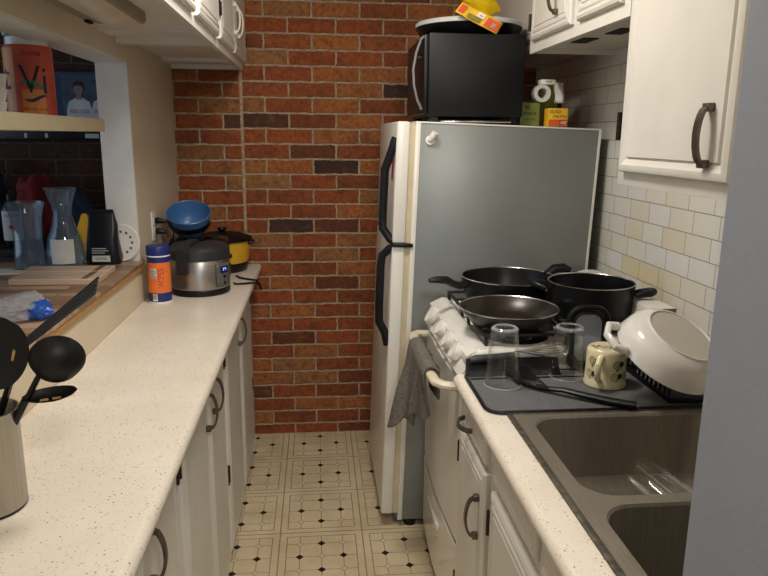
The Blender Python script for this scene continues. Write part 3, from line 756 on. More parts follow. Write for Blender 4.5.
# mug, upside down
mx_, my = .745, 1.628
t = thing('mug', 'cream mug printed with black doodles, upside down on the mat', 'mug', (mx_, my, MZ))
m = MB(); T = Matrix.Translation((mx_, my, MZ+.001))
m.lathe([(.050, 0), (.0535, .001), (.054, .006), (.0515, .012), (.0505, .05), (.050, .09), (.047, .098), (.044, .1002), (.043, .0992), (0, .0992)], 48, T); m.lathe([(.050, 0), (.047, .004), (.046, .09), (0, .092)], 40, T)
body = m.build('cup', M['mug'], t)
m = MB(); a = math.radians(232); d = Vector((math.cos(a), math.sin(a), 0)); c = Vector((mx_, my, MZ))
m.tube([c+d*.049+Vector((0, 0, .086)), c+d*.064+Vector((0, 0, .086)), c+d*.076+Vector((0, 0, .074)), c+d*.078+Vector((0, 0, .052)), c+d*.070+Vector((0, 0, .032)), c+d*.050+Vector((0, 0, .022))], .0062, 10, sx=1.3); m.build('handle', M['mug'], t)
def ring_print(m, a, z, r, w=.0022):
    R0 = .0512
    for q in range(16):
        p0, p1 = 2*PI*q/16, 2*PI*(q+1)/16
        vs = []
        for (p_, rr) in ((p0, r), (p1, r), (p1, r-w), (p0, r-w)):
            an = a+rr*math.cos(p_)/R0; vs.append(m.v((mx_+R0*math.cos(an), my+R0*math.sin(an), MZ+z+rr*math.sin(p_))))
        m.f(vs)
for ad, z in ((278, .066), (205, .072), (196, .036), (274, .034), (312, .034), (330, .066)):
    a = math.radians(ad)
    m = MB()
    ring_print(m, a, z, .0105, .0018); ring_print(m, a, z, .005, .0015)
    ring_print(m, a+.30, z+.002, .0075, .0075); ring_print(m, a+.18, z-.007, .005, .0015); ring_print(m, a+.03, z-.014, .0025, .0025)
    m.build('print', M['mugprint'], body)
text('lettering', 'Mom', .036, M['mugprint'], body, (lambda x, y, d: (mx_+x*.95-y*.2, my-.002+y*1.15+x*-.15, MZ+.1006+d)))

# black serving spatula on the mat
t = thing('spatula', 'black nylon spatula lying across the front of the drying mat', 'spatula', (.6, 1.56, MZ))
m = MB()
P = [(.528, 1.735, .014, .034), (.532, 1.70, .010, .037), (.54, 1.655, .005, .034), (.552, 1.615, .003, .026), (.566, 1.585, .003, .014), (.582, 1.565, .006, .008)]
lo = []
for x, y, z, w in P:
    s_ = Vector((.93, .35, 0)); b = Vector((x, y, MZ+z)); lo.append([b-s_*w+Vector((0, 0, .006)), b+Vector((0, 0, 0)), b+s_*w+Vector((0, 0, .006)), b+s_*w+Vector((0, 0, .0085)), b+Vector((0, 0, .003)), b-s_*w+Vector((0, 0, .0085))])
m.loft(lo); m.build('blade', M['black'], t)
m = MB(); m.tube([(.577, 1.572, MZ+.011), (.605, 1.548, MZ+.016), (.65, 1.515, MZ+.013), (.70, 1.482, MZ+.010), (.748, 1.452, MZ+.011)], [.006, .0065, .008, .009, .008], 10, sx=1.4); m.build('handle', M['black'], t)

# whisk
t = thing('whisk', 'steel wire whisk with grey handle behind the tumblers', 'whisk', (.53, 1.728, .93))
m = MB(); m.tube([(.405, 1.718, .929), (.42, 1.719, .931), (.47, 1.722, .934), (.53, 1.727, .939)], [.009, .0115, .0105, .008], 12); m.build('handle', M['lid_grey'], t)
m = MB()
for k in range(8):
    a = PI*k/8; pts = []
    for q in range(21):
        s_ = q/20
        xx = .53+.150*math.sin(PI*s_)**.75; rr = .030*math.sin(2*PI*s_)
        pts.append((xx, 1.727+rr*math.cos(a)*.9, .949+rr*math.sin(a)*.62))
    m.tube(pts, .0016, 6)
m.build('wires', M['chrome'], t)

# lids standing against the pot
def boxlid(name, label, x, y, w, h, lean, yaw, z):
    t = thing(name, label, 'container', (x, y, z), (-lean, 0, yaw))
    outer = rrect(-w/2, w/2, 0, h, w*.36, 8)
    m = MB(); m.tube([(a, 0, b) for a, b in outer], .0085, 10, closed=True); m.build('gasket', M['black'], t, local=True)
    m = MB(); m.tube([(a*.78, -.004, h/2+(b-h/2)*.84) for a, b in outer], .005, 8, closed=True); m.build('inner_rim', M['black'], t, local=True)
    m = MB(); m.prism([(a*.74, h/2+(b-h/2)*.8) for a, b in outer], -.001, .002, 'xz'); m.build('panel', M['frost'], t, local=True); return t
boxlid('container_lid', 'black rimmed translucent container lid propped upright before the stock pot', .735, 1.731, .105, .168, .04, -.10, MZ+.0095)
# dish rack
t = thing('dish_rack', 'low black slotted dish rack under the white bowl', 'rack', (.93, 1.63, MZ))
m = MB()
for y in (1.485, 1.735): m.box(.845, 1.02, y-.006, y+.006, MZ+.001, MZ+.012, .002)
for x in (.85, 1.015): m.box(x-.005, x+.005, 1.48, 1.74, MZ+.001, MZ+.012, .002)
m.build('frame', M['black'], t)
for k in range(11):
    y = 1.497+k*.0225
    m = MB(); m.strap([(.853, y, MZ+.012), (.853, y, MZ+.032), (.858, y, MZ+.038), (1.005, y, MZ+.038), (1.010, y, MZ+.032), (1.010, y, MZ+.012)], .006, .005, (0, 1, 0)); m.build('slat', M['black'], t)
# big white bowl, upside down, leaning right
ax = Vector((.27, -.43, .86)).normalized(); u = Vector((0, 1, 0)).cross(ax).normalized(); v = ax.cross(u)
c = Vector((.853, 1.53, .997)); F = frame(c, u, v, ax) @ Matrix.Diagonal((.85, .85, .76, 1))
t = thing('serving_bowl', 'large white serving bowl tipped upside down on the dish rack', 'bowl', c)
m = MB(); m.lathe([(.150, -.004), (.153, 0), (.151, .008), (.146, .03), (.138, .058), (.122, .078), (.106, .086), (.103, .088), (.101, .093), (.097, .093), (.095, .089), (0, .088)], 64, F)
m.lathe([(.150, -.004), (.146, 0), (.14, .03), (.126, .053), (.10, .07), (0, .076)], 64, F); m.build('shell', M['bowl'], t)
m = MB(); m.lathe([(.0945, .0895), (0, .0892)], 48, F); m.build('foot_disc', M['bowl_foot'], t)
m = MB(); b = c-u*.126; m.tube([b+v*.045+ax*.008, b+v*.04-u*.025+ax*.006, b-u*.04+ax*.006, b-v*.04-u*.025+ax*.006, b-v*.045+ax*.008], .011, 12, sx=.8); m.build('lug_handle', M['bowl'], t)

# glass lying in the sink
ax = Vector((.25, -.85, -.12)).normalized(); u = Vector((0, 0, 1)).cross(ax).normalized(); v = ax.cross(u); F = frame((.735, 1.385, .768), u, v, ax)
t = thing('drinking_glass', 'printed pint glass lying on its side in the sink basin', 'glass', (.75, 1.33, .72))
m = MB(); m.lathe([(0, 0), (.033, 0), (.036, .01), (.044, .14), (.0415, .14), (.034, .014), (0, .012)], 36, F); m.build('wall', M['glass'], t)
text('lettering', 'Frost', .03, M['navy'], t, (lambda x, y, d: F @ Vector(((.0445-.07*.035)*math.cos(1.3+y/.04), (.0445-.07*.035)*math.sin(1.3+y/.04), .085+x))))

# towel on the oven handle
m = MB()
def tw(uu, vv):
    # uu across (y), vv along drop: 0 = back hem, 1 = front hem
    yc = 1.895+uu*.30
    L0 = .13; L1 = .15+.17*uu**.8+.012*math.sin(uu*17); s_ = -L0+(L0+L1)*vv
    wob = math.sin(uu*13+.6)*.013+math.sin(uu*27+1)*.005
    if s_ < -.03: x = .352+wob*.25; z = .826+.021+s_+.03
    elif s_ < .03:
        a = s_/.03*PI/2; x = .331-.024*math.sin(a); z = .826+.024*math.cos(a)
    else:
        d_ = s_-.03; x = .307+d_*(.10-.36*uu)+wob*min(1, d_*7); z = .826-d_
        yc += d_*(.12-.10*uu)+.012*math.sin(uu*20+2)*min(1, d_*6)
    return (x, yc, z)
m.sheet(tw, 60, 50); tag(m.build('hand_towel', M['towel'], solid=.008, angle=80), 'dark grey terry towel hung over the oven door handle', 'towel')

# ------------------------------------------------------------------ things on the left counter
Z = .9005
# canister
cx, cy, r = -.588, 2.56, .0415
t = thing('wipes_canister', 'tall orange labelled canister with a blue cap beside the rice cooker', 'canister', (cx, cy, Z)); T = Matrix.Translation((cx, cy, Z))
m = MB(); m.lathe([(0, 0), (r-.001, 0), (r, .003), (r, .008), (0, .008)], 40, T); m.build('base_ring', M['paper'], t)
m = MB(); m.lathe([(0, .008), (r-.0005, .008), (r-.0005, .178), (0, .178)], 40, T); b = m.build('body', M['navy'], t)
m = MB(); m.lathe([(r, .042), (r, .155)], 40, T); m.build('label_band', M['orange'], b)
m = MB(); m.lathe([(0, .178), (r, .178), (r+.001, .182), (r+.001, .212), (r-.001, .2155), (0, .2155)], 40, T); m.build('cap', M['navy'], t)
m = MB(); m.lathe([(r+.0004, .176), (r+.0012, .179), (r+.0004, .182)], 40, T); m.build('cap_seam', M['paper'], t)
def cyl_rect(a0, a1, z0, z1, rr, mat, par, name='print'):
    m = MB(); m.sheet(lambda u, v: (cx+rr*math.cos(a0+(a1-a0)*u), cy+rr*math.sin(a0+(a1-a0)*u), Z+z0+(z1-z0)*v), 6, 1); m.build(name, mat, par)
cyl_rect(math.radians(243), math.radians(268), .012, .038, r+.0004, M['paper'], b)
for k in range(7): cyl_rect(math.radians(245+k*3), math.radians(245+k*3+(1 if k % 2 else 2)), .018, .036, r+.0008, M['inkb'], b, 'barcode_bar')
cyl_rect(math.radians(234), math.radians(270), .098, .135, r+.0005, M['labelw'], b)
for k in range(6): cyl_rect(math.radians(236), math.radians(268-k % 3*6), .101+k*.0055, .103+k*.0055, r+.0009, M['dullgrey'], b, 'small_print')
text('lettering', 'WIPES', .030, M['inkr'], b, (lambda x, y, d: on_cyl(cx, cy, Z+.098+x*.9, r+.0003, math.radians(292))(-y, 0, d)))
# outlet
t = thing('wall_outlet', 'ivory wall outlet plate on the cream pillar behind the canister', 'outlet', (XL, 2.80, 1.16))
m = MB(); m.box(XL+.0005, XL+.007, 2.765, 2.835, 1.10, 1.215, .002); m.build('plate', M['sock'], t)
for z in (1.178, 1.135):
    m = MB(); m.box(XL+.007, XL+.009, 2.785, 2.815, z-.015, z+.015, .001); m.build('receptacle', M['sock'], t)
# rice cooker
cx, cy, r = -.468, 2.735, .116
t = thing('rice_cooker', 'round stainless rice cooker with a black lid on the left counter', 'cooker', (cx, cy, Z)); T = Matrix.Translation((cx, cy, Z))
m = MB(); m.lathe([(0, 0), (r-.006, 0), (r, .006), (r, .022), (r-.004, .027), (0, .027)], 56, T); m.build('base', M['black'], t)
m = MB(); m.lathe([(r-.002, .026), (r-.001, .03), (r-.001, .135), (r-.004, .14), (0, .14)], 64, T); b = m.build('shell', M['steel'], t)
m = MB(); m.lathe([(0, .14), (r+.001, .14), (r+.002, .15), (r, .178), (r-.012, .192), (r-.04, .2), (.04, .205), (0, .2055)], 56, T); lid = m.build('lid', M['lid_grey'], t)
m = MB(); a = math.radians(247); d = Vector((math.cos(a), math.sin(a), 0)); s_ = Vector((-d.y, d.x, 0)); c = Vector((cx, cy, Z))
m.strap([c+d*.03+Vector((0, 0, .211)), c+d*.09+Vector((0, 0, .204)), c+d*.112+Vector((0, 0, .194)), c+d*.1225+Vector((0, 0, .178)), c+d*.1225+Vector((0, 0, .09))], .046, .012, s_)
bmesh.ops.bevel(m.bm, geom=m.bm.edges[:], offset=.003, segments=2, affect='EDGES'); m.build('latch', M['lid_grey'], lid)
m = MB(); m.tube([c+d*.01+Vector((0, 0, .208)), c-d*.03+Vector((0, 0, .218)), c-d*.07+Vector((0, 0, .205))], .010, 10, sx=2); m.build('lid_grip', M['black'], lid)
m = MB(); a0 = math.radians(328)
def cr(u, v, rr, aw, z0, z1): 
    a = a0+(u-.5)*aw; return (cx+rr*math.cos(a), cy+rr*math.sin(a), Z+z0+(z1-z0)*v)
m.sheet(lambda u, v: cr(u, v, r+.003, .62, .035, .125), 10, 4); pn = m.build('control_panel', M['dullgrey'], b, solid=.006)
m = MB(); m.sheet(lambda u, v: cr(u, v, r+.0075, .34, .088, .115), 6, 2); m.build('display', M['dark'], pn)
m = MB(); m.sheet(lambda u, v: cr(u, v, r+.0082, .14, .097, .108), 4, 2); m.build('indicator', M['led'], pn)
for k in range(3):
    m = MB(); m.lathe([(0, 0), (.006, 0), (.005, .003), (0, .003)], 12, frame(Vector(cr(.5, .5, r+.006, .1, .04+.026*k, .056+.026*k)), (-math.sin(a0), math.cos(a0), 0), (0, 0, 1), (math.cos(a0), math.sin(a0), 0))); m.build('button', M['black'], pn)
# toaster
t = thing('toaster', 'smoked chrome toaster behind the rice cooker, carrying the blue bowl', 'toaster', (-.5, 2.94, Z))
m = MB(); m.loft([[(x, y, z) for x, y in rrect(-.625+i, -.378-i, 2.862+i, 3.005-i, .03, 6)] for i, z in ((.004, Z+.012), (0, Z+.02), (0, Z+.165), (.006, Z+.182), (.016, Z+.19))]); b = m.build('shell', M['toast'], t)
m = MB(); m.box(-.615, -.388, 2.87, 2.997, Z, Z+.012, .003); m.build('base', M['black'], t)
for y in (2.905, 2.957):
    m = MB(); m.box(-.585, -.42, y-.012, y+.012, Z+.1895, Z+.192); m.build('slot', M['dark'], t)
m = MB(); m.box(-.378, -.366, 2.915, 2.95, Z+.10, Z+.115, .003); m.build('lever', M['black'], t)
m = MB(); m.box(-.3782, -.3745, 2.895, 2.97, Z+.03, Z+.07, .002); m.build('dial_plate', M['black'], t)
# blue bowl tipped toward the viewer
ax = Vector((.04, -.46, .89)).normalized(); u = Vector((1, 0, 0)); u = (u-ax*u.dot(ax)).normalized(); v = ax.cross(u); F = frame((-.535, 2.935, 1.128), u, v, ax)
t = thing('mixing_bowl', 'blue bowl tipped forward on top of the toaster', 'bowl', (-.535, 2.94, 1.1))
m = MB(); m.lathe([(0, -.02), (.04, -.02), (.065, -.005), (.083, .03), (.0905, .082), (.088, .084), (.086, .082), (.078, .032), (.06, .001), (.035, -.014), (0, -.014)], 56, F); m.build('shell', M['blue'], t)
m = MB(); m.lathe([(.0845, .030), (.0895, .052), (.0915, .052), (.0865, .028)], 40, F, PI*1.03, PI*1.97); m.build('grip_band', M['black'], t)
# slow cooker
cx, cy = -.437, 3.178
t = thing('slow_cooker', 'yellow slow cooker with black lid against the brick wall', 'cooker', (cx, cy, Z)); T = Matrix.Translation((cx, cy, Z))
m = MB(); m.lathe([(0, 0), (.095, 0), (.112, .02), (.116, .045), (0, .045)], 48, T); m.build('base', M['black'], t)
m = MB(); m.lathe([(.1155, .045), (.122, .07), (.125, .13), (.123, .142), (0, .142)], 56, T); m.build('body', M['yellow'], t)
m = MB(); m.lathe([(.125, .142), (.135, .145), (.137, .153), (.128, .158), (.09, .172), (.03, .18), (0, .181)], 56, T); lid = m.build('lid', M['black_m'], t)
m = MB(); m.lathe([(0, .18), (.012, .18), (.022, .194), (.02, .2), (0, .202)], 24, T); m.build('knob', M['black'], lid)
m = MB(); m.box(cx+.105, cx+.145, cy-.035, cy+.035, Z+.125, Z+.14, .005); m.build('handle', M['black'], t)
m = MB(); m.box(cx-.145, cx-.105, cy-.035, cy+.035, Z+.125, Z+.14, .005); m.build('handle', M['black'], t)
# cords
def plug_cord(name, label, z, pts, rr=.0035):
    t = thing(name, label, 'cord', (XL+.02, 2.80, z))
    m = MB(); m.tube([(XL+.0095, 2.80, z), (XL+.022, 2.80, z), (XL+.036, 2.80, z-.002), (XL+.05, 2.80, z-.006)], [.012, .013, .010, .005], 10); m.build('plug', M['black'], t)
    m = MB(); m.tube([(XL+.046, 2.80, z-.005)]+pts, rr, 8); m.build('cable', M['black'], t)
plug_cord('power_cord', 'black cord plugged into the upper socket of the wall outlet', 1.178, [(-.585, 2.80, 1.172), (-.575, 2.805, 1.14), (-.582, 2.83, 1.115), (-.60, 2.845, 1.05), (-.625, 2.845, .95), (-.628, 2.85, .906)])
plug_cord('power_cord', 'black cord plugged into the lower socket of the wall outlet', 1.135, [(-.598, 2.795, 1.124), (-.592, 2.785, 1.10), (-.612, 2.76, 1.06), (-.632, 2.73, .98), (-.634, 2.70, .906)])
m = MB(); m.tube([(-.36, 3.01, .906), (-.33, 2.96, .9055), (-.29, 2.93, .9055), (-.268, 2.95, .898), (-.258, 3.0, .87), (-.255, 3.05, .835), (-.259, 3.08, .825), (-.262, 3.06, .85), (-.266, 2.95, .885), (-.272, 2.88, .902), (-.30, 2.85, .9055), (-.34, 2.84, .9055), (-.352, 2.86, .9055)], .0042, 8)
tag(m.build('power_cord', M['black']), 'black cord looping over the counter edge beside the rice cooker', 'cord')

# utensil crock
cx, cy, r = -.553, 1.10, .057
t = thing('utensil_crock', 'brushed steel utensil crock at the near left counter end', 'crock', (cx, cy, Z)); T = Matrix.Translation((cx, cy, Z))
m = MB(); m.lathe([(0, .005), (r, .005), (r, .170), (r+.0015, .173), (r-.001, .174), (r-.0025, .17), (r-.0025, .008), (0, .008)], 56, T); m.build('wall', M['steel_v'], t)
m = MB(); m.lathe([(0, 0), (r-.001, 0), (r+.0005, .0045), (0, .0045)], 48, T); m.build('base', M['black'], t)
def stick(name, label, cat, p0, p1, rr=.006):
    t = thing(name, label, cat, p0)
    m = MB(); a, b = Vector(p0), Vector(p1); m.tube([a, a.lerp(b, .5), b], [rr, rr, rr*.8], 8, sx=1.5); m.build('handle', M['black'], t); return t
G = Z+.012
# ladle
t = stick('ladle', 'black nylon ladle rising from the crock, bowl leaning right', 'utensil', (-.573, 1.085, G), (-.458, 1.115, 1.128))
ax = Vector((-.25, .9, .25)).normalized(); u = ax.orthogonal().normalized(); v = ax.cross(u); F = frame((-.430, 1.120, 1.151), u, v, ax) @ Matrix.Diagonal((1.12, 1.12, 1.0, 1))
m = MB(); m.lathe([(0, -.030), (.018, -.027), (.032, -.015), (.039, .004), (.0375, .004), (.030, -.013), (.017, -.024), (0, -.027)], 32, F); m.build('cup', M['black_m'], t)
# slotted spoon
def spoon(name, label, p0, p1, c, dirv, nrm, L, Wd, slots):
    t = stick(name, label, 'utensil', p0, p1)
    d = Vector(dirv).normalized(); n_ = Vector(nrm); n_ = (n_-d*n_.dot(d)).normalized(); s_ = d.cross(n_); c = Vector(c)
    m = MB(); loops = []
    for k in range(15):
        q = -1+2*k/14; w = Wd*math.sqrt(max(1-q*q, .004)); dep = .012*(1-q*q)
        p = c+d*q*L-n_*dep
        loops.append([p-s_*w+n_*dep*.8, p-s_*w*.5, p+s_*w*.5, p+s_*w+n_*dep*.8, p+s_*w*.5+n_*.002, p-s_*w*.5+n_*.002])
    m.loft(loops); bl = m.build('blade', M['black_m'], t, angle=60)
    for (a, b_, l_) in slots:
        m = MB(); o = c+d*a*L+s_*b_*Wd-n_*.0085
        m.M = frame(o, d, s_, n_); m.prism(rrect(-l_/2, l_/2, -.002, .002, .0019, 3), -.001, .001); m.build('slot', M['ply'], bl, label if False else False)
    return t
spoon('slotted_spoon', 'black slotted spoon lying lowest, pointing right over the counter', (-.575, 1.075, G), (-.482, 1.105, 1.088), (-.443, 1.11, 1.096), (1, .12, .10), (.1, -.45, .85), .043, .017, [(-.25, .3, .014), (.2, .3, .014)])
spoon('slotted_turner', 'broad black slotted turner at the left of the crock', (-.565, 1.13, G), (-.545, 1.115, 1.10), (-.520, 1.108, 1.165), (.30, -.05, 1), (.25, -1, .1), .066, .048, [(.05, -.2, .02), (.0, .5, .02)])
# ribbed turner seen edge-on
t = stick('ribbed_spatula', 'dark grey ribbed spatula reaching up and right from the crock', 'utensil', (-.585, 1.11, G), (-.495, 1.145, 1.165))
m = MB(); p0 = Vector((-.505, 1.150, 1.160)); p1 = Vector((-.366, 1.150, 1.270)); d = (p1-p0).normalized(); s_ = Vector((.22, -1.0, -.22)); s_ = (s_-d*s_.dot(d)).normalized()
nn = d.cross(s_); w0, w1 = .016, .030
for k in range(5):
    a = -1+k*.5
    m.loft([[p+s_*(w*a-.0026)*1+nn*b_*.0015 for b_ in (-1, 1)]+[p+s_*(w*a+.0026)+nn*b_*.0015 for b_ in (1, -1)] for p, w in ((p0, w0), (p1, w1))])
m.loft([[p+s_*w*a+nn*.0004*b_ for a, b_ in ((-1.1, -1), (1.1, -1), (1.1, 1), (-1.1, 1))] for p, w in ((p0, w0), (p1, w1))])
m.build('blade', M['lid_grey'], t)
# ------------------------------------------------------------------ things on the bar
BZ = 1.0565
def crumple(name, label, c, s, mat, seed, cat='bag', amp=.35):
    m = MB(); bmesh.ops.create_icosphere(m.bm, subdivisions=4, radius=1)
    for v in m.bm.verts:
        n_ = noise.noise(v.co*1.7+Vector((seed, 0, 0)))*amp+abs(noise.noise(v.co*4.3+Vector((0, seed, 0))))*amp*.8
        v.co = v.co*(1-amp*.3+n_); v.co = Vector((v.co.x*s[0], v.co.y*s[1], max(v.co.z, -.75)*s[2]))+Vector(c)
    mz = min(v.co.z for v in m.bm.verts)
    for v in m.bm.verts: v.co.z += BZ+.0005-mz
    return m
t = thing('plastic_bag', 'crumpled clear plastic bag holding something blue on the bar top', 'bag', (-.76, 1.76, BZ))
crumple('', '', (-.765, 1.765, 1.1), (.075, .10, .032), None, 3.1).build('film', M['film'], t, angle=18)
crumple('', '', (-.70, 1.75, 1.1), (.03, .04, .026), None, 8.2, amp=.25).build('content', M['bluep'], t, angle=18)
# cutting boards
def board(label, x0, x1, y0, y1, z0, z1):
    t = thing('cutting_board', label, 'board', ((x0+x1)/2, (y0+y1)/2, z0), group='cutting boards on the bar')
    m = MB(); m.prism(rrect(x0, x1, y0, y1, .008, 3), z0, z1); bmesh.ops.bevel(m.bm, geom=[e for e in m.bm.edges], offset=.002, segments=1, affect='EDGES'); m.build('board', M['wood_lt'], t)
    m = MB(); m.box(x1-.05, x1-.032, y0+.003, y1-.003, z1, z1+.0008); m.build('inlay', M['wood_dk'], t)
board('pale wooden cutting board nearest on the bar, in front of the other', -.95, -.683, 2.15, 2.272, BZ, BZ+.019)
board('pale wooden cutting board just before the glass vases', -.97, -.690, 2.285, 2.382, BZ, BZ+.018)
# vases
def glass_lathe(name, label, cat, x, y, prof, th=.004, n=40, sq=False):
    t = thing(name, label, cat, (x, y, BZ)); T = Matrix.Translation((x, y, BZ+.0005))
    m = MB(); inner = [(max(r-th, 0), z+(th*2 if i == 0 else 0)) for i, (r, z) in enumerate(prof)]
    m.lathe([(0, 0)]+prof+inner[::-1]+[(0, inner[0][1])], n, T); m.build('wall', M['vase'], t); return t
glass_lathe('glass_vase', 'wide clear glass vase with flared lip on the bar', 'vase', -.995, 2.445, [(.048, 0), (.050, .02), (.047, .07), (.045, .12), (.05, .18), (.063, .228)], .005)
t = glass_lathe('carafe', 'clear glass carafe with narrow neck, right of the wide vase', 'carafe', -.880, 2.462, [(.058, 0), (.062, .015), (.063, .05), (.055, .10), (.037, .15), (.030, .185), (.033, .215), (.050, .268), (.056, .275)], .003)
m = MB(); m.sheet(lambda u, v: (-.880+.0645*math.cos(math.radians(245+70*u)), 2.462+.0645*math.sin(math.radians(245+70*u)), BZ+.02+.085*v), 8, 2); m.build('paper_label', M['labelw'], t)
# coffee bag
t = thing('coffee_bag', 'black folded coffee bag standing against the pass-through jamb', 'bag', (-.765, 2.53, BZ))
m = MB(); L = []
for z, w, d in ((0, .056, .030), (.02, .059, .032), (.09, .056, .027), (.14, .049, .018), (.175, .044, .008), (.19, .043, .005)):
    L.append([(x, y, BZ+.0005+z) for x, y in rrect(-.768-w, -.768+w, 2.522-d, 2.522+d, min(w, d)*.7, 4)])
m.loft(L); 
for v in m.bm.verts: v.co.y += .006*noise.noise(v.co*34); v.co.x += .007*noise.noise(v.co*22+Vector((5, 0, 0)))
b = m.build('pouch', M['bagblk'], t)
m = MB(); m.box(-.812, -.724, 2.509, 2.520, BZ+.184, BZ+.196, .002); m.build('tin_tie', M['dark'], t)
m = MB(); m.box(-.80, -.738, 2.4855, 2.4868, BZ+.012, BZ+.034); m.build('sticker', M['labelw'], b)
for k, (z, w) in enumerate(((.058, .05), (.050, .056), (.042, .044))):
    m = MB(); m.box(-.80, -.80+w, 2.4868, 2.4880, BZ+z, BZ+z+.0025); m.build('small_print', M['labelw'], b)
text('lettering', 'COFFEE', .011, M['inkb'], b, (lambda x, y, d: (-.769+x, 2.4850-d, BZ+.023+y)))
# white trivet
ax = Vector((.55, -.82, .12)).normalized(); u = Vector((0, 0, 1)).cross(ax).normalized(); v = ax.cross(u); F = frame((-.748, 2.555, BZ+.074), u, v, ax)
t = thing('white_trivet', 'round white perforated trivet leaning on the jamb behind the coffee bag', 'trivet', (-.735, 2.55, BZ))
F = frame((-.715, 2.558, BZ+.070), (.97, .0, 0), (0, .06, 1), (0, -1, .06))
m = MB(); m.lathe([(0, 0), (.066, 0), (.069, .003), (.066, .006), (.05, .004), (0, .004)], 40, F); b = m.build('disc', M['enamel'], t)
m = MB()
for k in range(12):
    a = 2*PI*k/12; m.lathe([(0, .0042), (.005, .0042), (.005, .0046), (0, .0046)], 10, F @ Matrix.Translation((.04*math.cos(a), .04*math.sin(a), 0)))
m.build('hole', M['dullgrey'], b)
# yellow pouch and little blue carton, papers
t = thing('yellow_pouch', 'small yellow and white pouch squeezed behind the carafe', 'pouch', (-.845, 2.535, BZ))
m = MB(); L = []
for z, w, d in ((0, .022, .012), (.03, .026, .014), (.12, .024, .008), (.17, .012, .003), (.178, .008, .002)):
    L.append([(-.852+x+z*.12, y, BZ+.0005+z) for x, y in rrect(-w, w, 2.536-d, 2.536+d, d*.9, 3)])
m.loft(L); m.build('pouch', M['yellowp'], t)
m = MB(); m.box(-.846, -.822, 2.5245, 2.5255, BZ+.03, BZ+.07); m.build('label', M['bluep'], t)
for k, (lab, x, y, w, d, rz) in enumerate((('white folded papers under the wide glass vase end of the bar', -1.06, 2.36, .09, .05, .2), ('cream note pad lying in front of the wide vase', -.985, 2.392, .05, .011, -.05))):
    m = MB(); m.M = Matrix.Translation((x, y, BZ)) @ Matrix.Rotation(rz, 4, 'Z'); m.box(-w, w, -d, d, .0004, .005, .0005)
    tag(m.build('paper_stack', M['paper'] if k else M['labelw']), lab, 'paper')
# shelf things
SZ = 1.5605
cx, cy, r = -.785, 2.05, .062
t = thing('coffee_tin', 'orange and red printed tin with white lid on the shelf', 'tin', (cx, cy, SZ)); T = Matrix.Translation((cx, cy, SZ))
m = MB(); m.lathe([(0, 0), (r, 0), (r, .178), (r-.004, .186), (0, .186)], 56, T); b = m.build('can', M['tin'], t)
def tinrect(a0, a1, z0, z1, mat, rr=r+.0005):
    m = MB(); m.sheet(lambda u, v: (cx+rr*math.cos(math.radians(a0+(a1-a0)*u)), cy+rr*math.sin(math.radians(a0+(a1-a0)*u)), SZ+z0+(z1-z0)*v), 10, 4); m.build('print', mat, b)
tinrect(205, 255, .006, .178, M['tin_o']); tinrect(270, 325, .006, .07, M['tin_o'], r+.0004)
m = MB(); m.sheet(lambda u, v: (cx+(r+.001)*math.cos(math.radians(258+85*u)), cy+(r+.001)*math.sin(math.radians(258+85*u)), SZ+.074+.012*math.sin(u*4+.6)+.012*v*math.sin(PI*u)), 12, 2); m.build('print', M['inkg'], b)
m = MB(); m.sheet(lambda u, v: (cx+(r+.001)*math.cos(math.radians(272+60*u)), cy+(r+.001)*math.sin(math.radians(272+60*u)), SZ+.045-.008*math.sin(u*5)+.010*v*math.sin(PI*u)), 12, 2); m.build('print', M['inkn'], b)
text('lettering', 'Vi', .105, M['inkb'], b, on_cyl(cx, cy, SZ+.092, r+.0012, math.radians(300)), xs=.85)
text('lettering', 't', .10, M['inkb'], b, on_cyl(cx, cy, SZ+.10, r+.0012, math.radians(228)), xs=.9)
text('lettering', 'COFFEE', .014, M['inkb'], b, on_cyl(cx, cy, SZ+.162, r+.0012, math.radians(298)))
text('lettering', 'NET WT 12 OZ', .009, M['inkb'], b, on_cyl(cx, cy, SZ+.018, r+.0012, math.radians(300)))
m = MB(); m.lathe([(0, .184), (r-.008, .184), (r-.008, .206), (r-.012, .209), (0, .209)], 48, T); m.build('lid', M['enamel'], t)
T2 = Matrix.Translation((cx-.03, cy, SZ+.2095))
m = MB(); m.loft([[(cx-.012+x, cy+y, SZ+.2095+z) for x, y in rrect(-w, w, -w, w, w*.5, 4)] for z, w in ((0, .040), (.01, .042), (.022, .036), (.034, .042), (.045, .041))]); tag(m.build('plastic_tub', M['film']), 'small clear plastic tub standing on the orange tin', 'tub')
# filters: fluted white stack
m = MB(); pts = []
for lv, (z, rr) in enumerate(((0, .034), (.028, .040), (.03, .036), (.058, .043), (.062, .038), (.095, .046))):
    pts.append([(-.80+(rr+.003*(-1)**k)*math.cos(2*PI*k/60), 1.815+(rr+.003*(-1)**k)*math.sin(2*PI*k/60), SZ+z) for k in range(60)])
m.loft(pts); tag(m.build('filter_stack', M['paper'], angle=20), 'stack of fluted white paper filters at the left end of the shelf', 'filters')
t = thing('dark_jar', 'dark blue jar behind the paper filters on the shelf', 'jar', (-.855, 1.87, SZ))
m = MB(); m.lathe([(0, 0), (.028, 0), (.03, .005), (.03, .15), (.024, .165), (0, .165)], 28, Matrix.Translation((-.862, 1.875, SZ))); m.build('jar', M['navy'], t)
m = MB(); m.lathe([(0, .1655), (.026, .1655), (.026, .185), (0, .187)], 28, Matrix.Translation((-.862, 1.875, SZ))); m.build('lid', M['dark'], t)

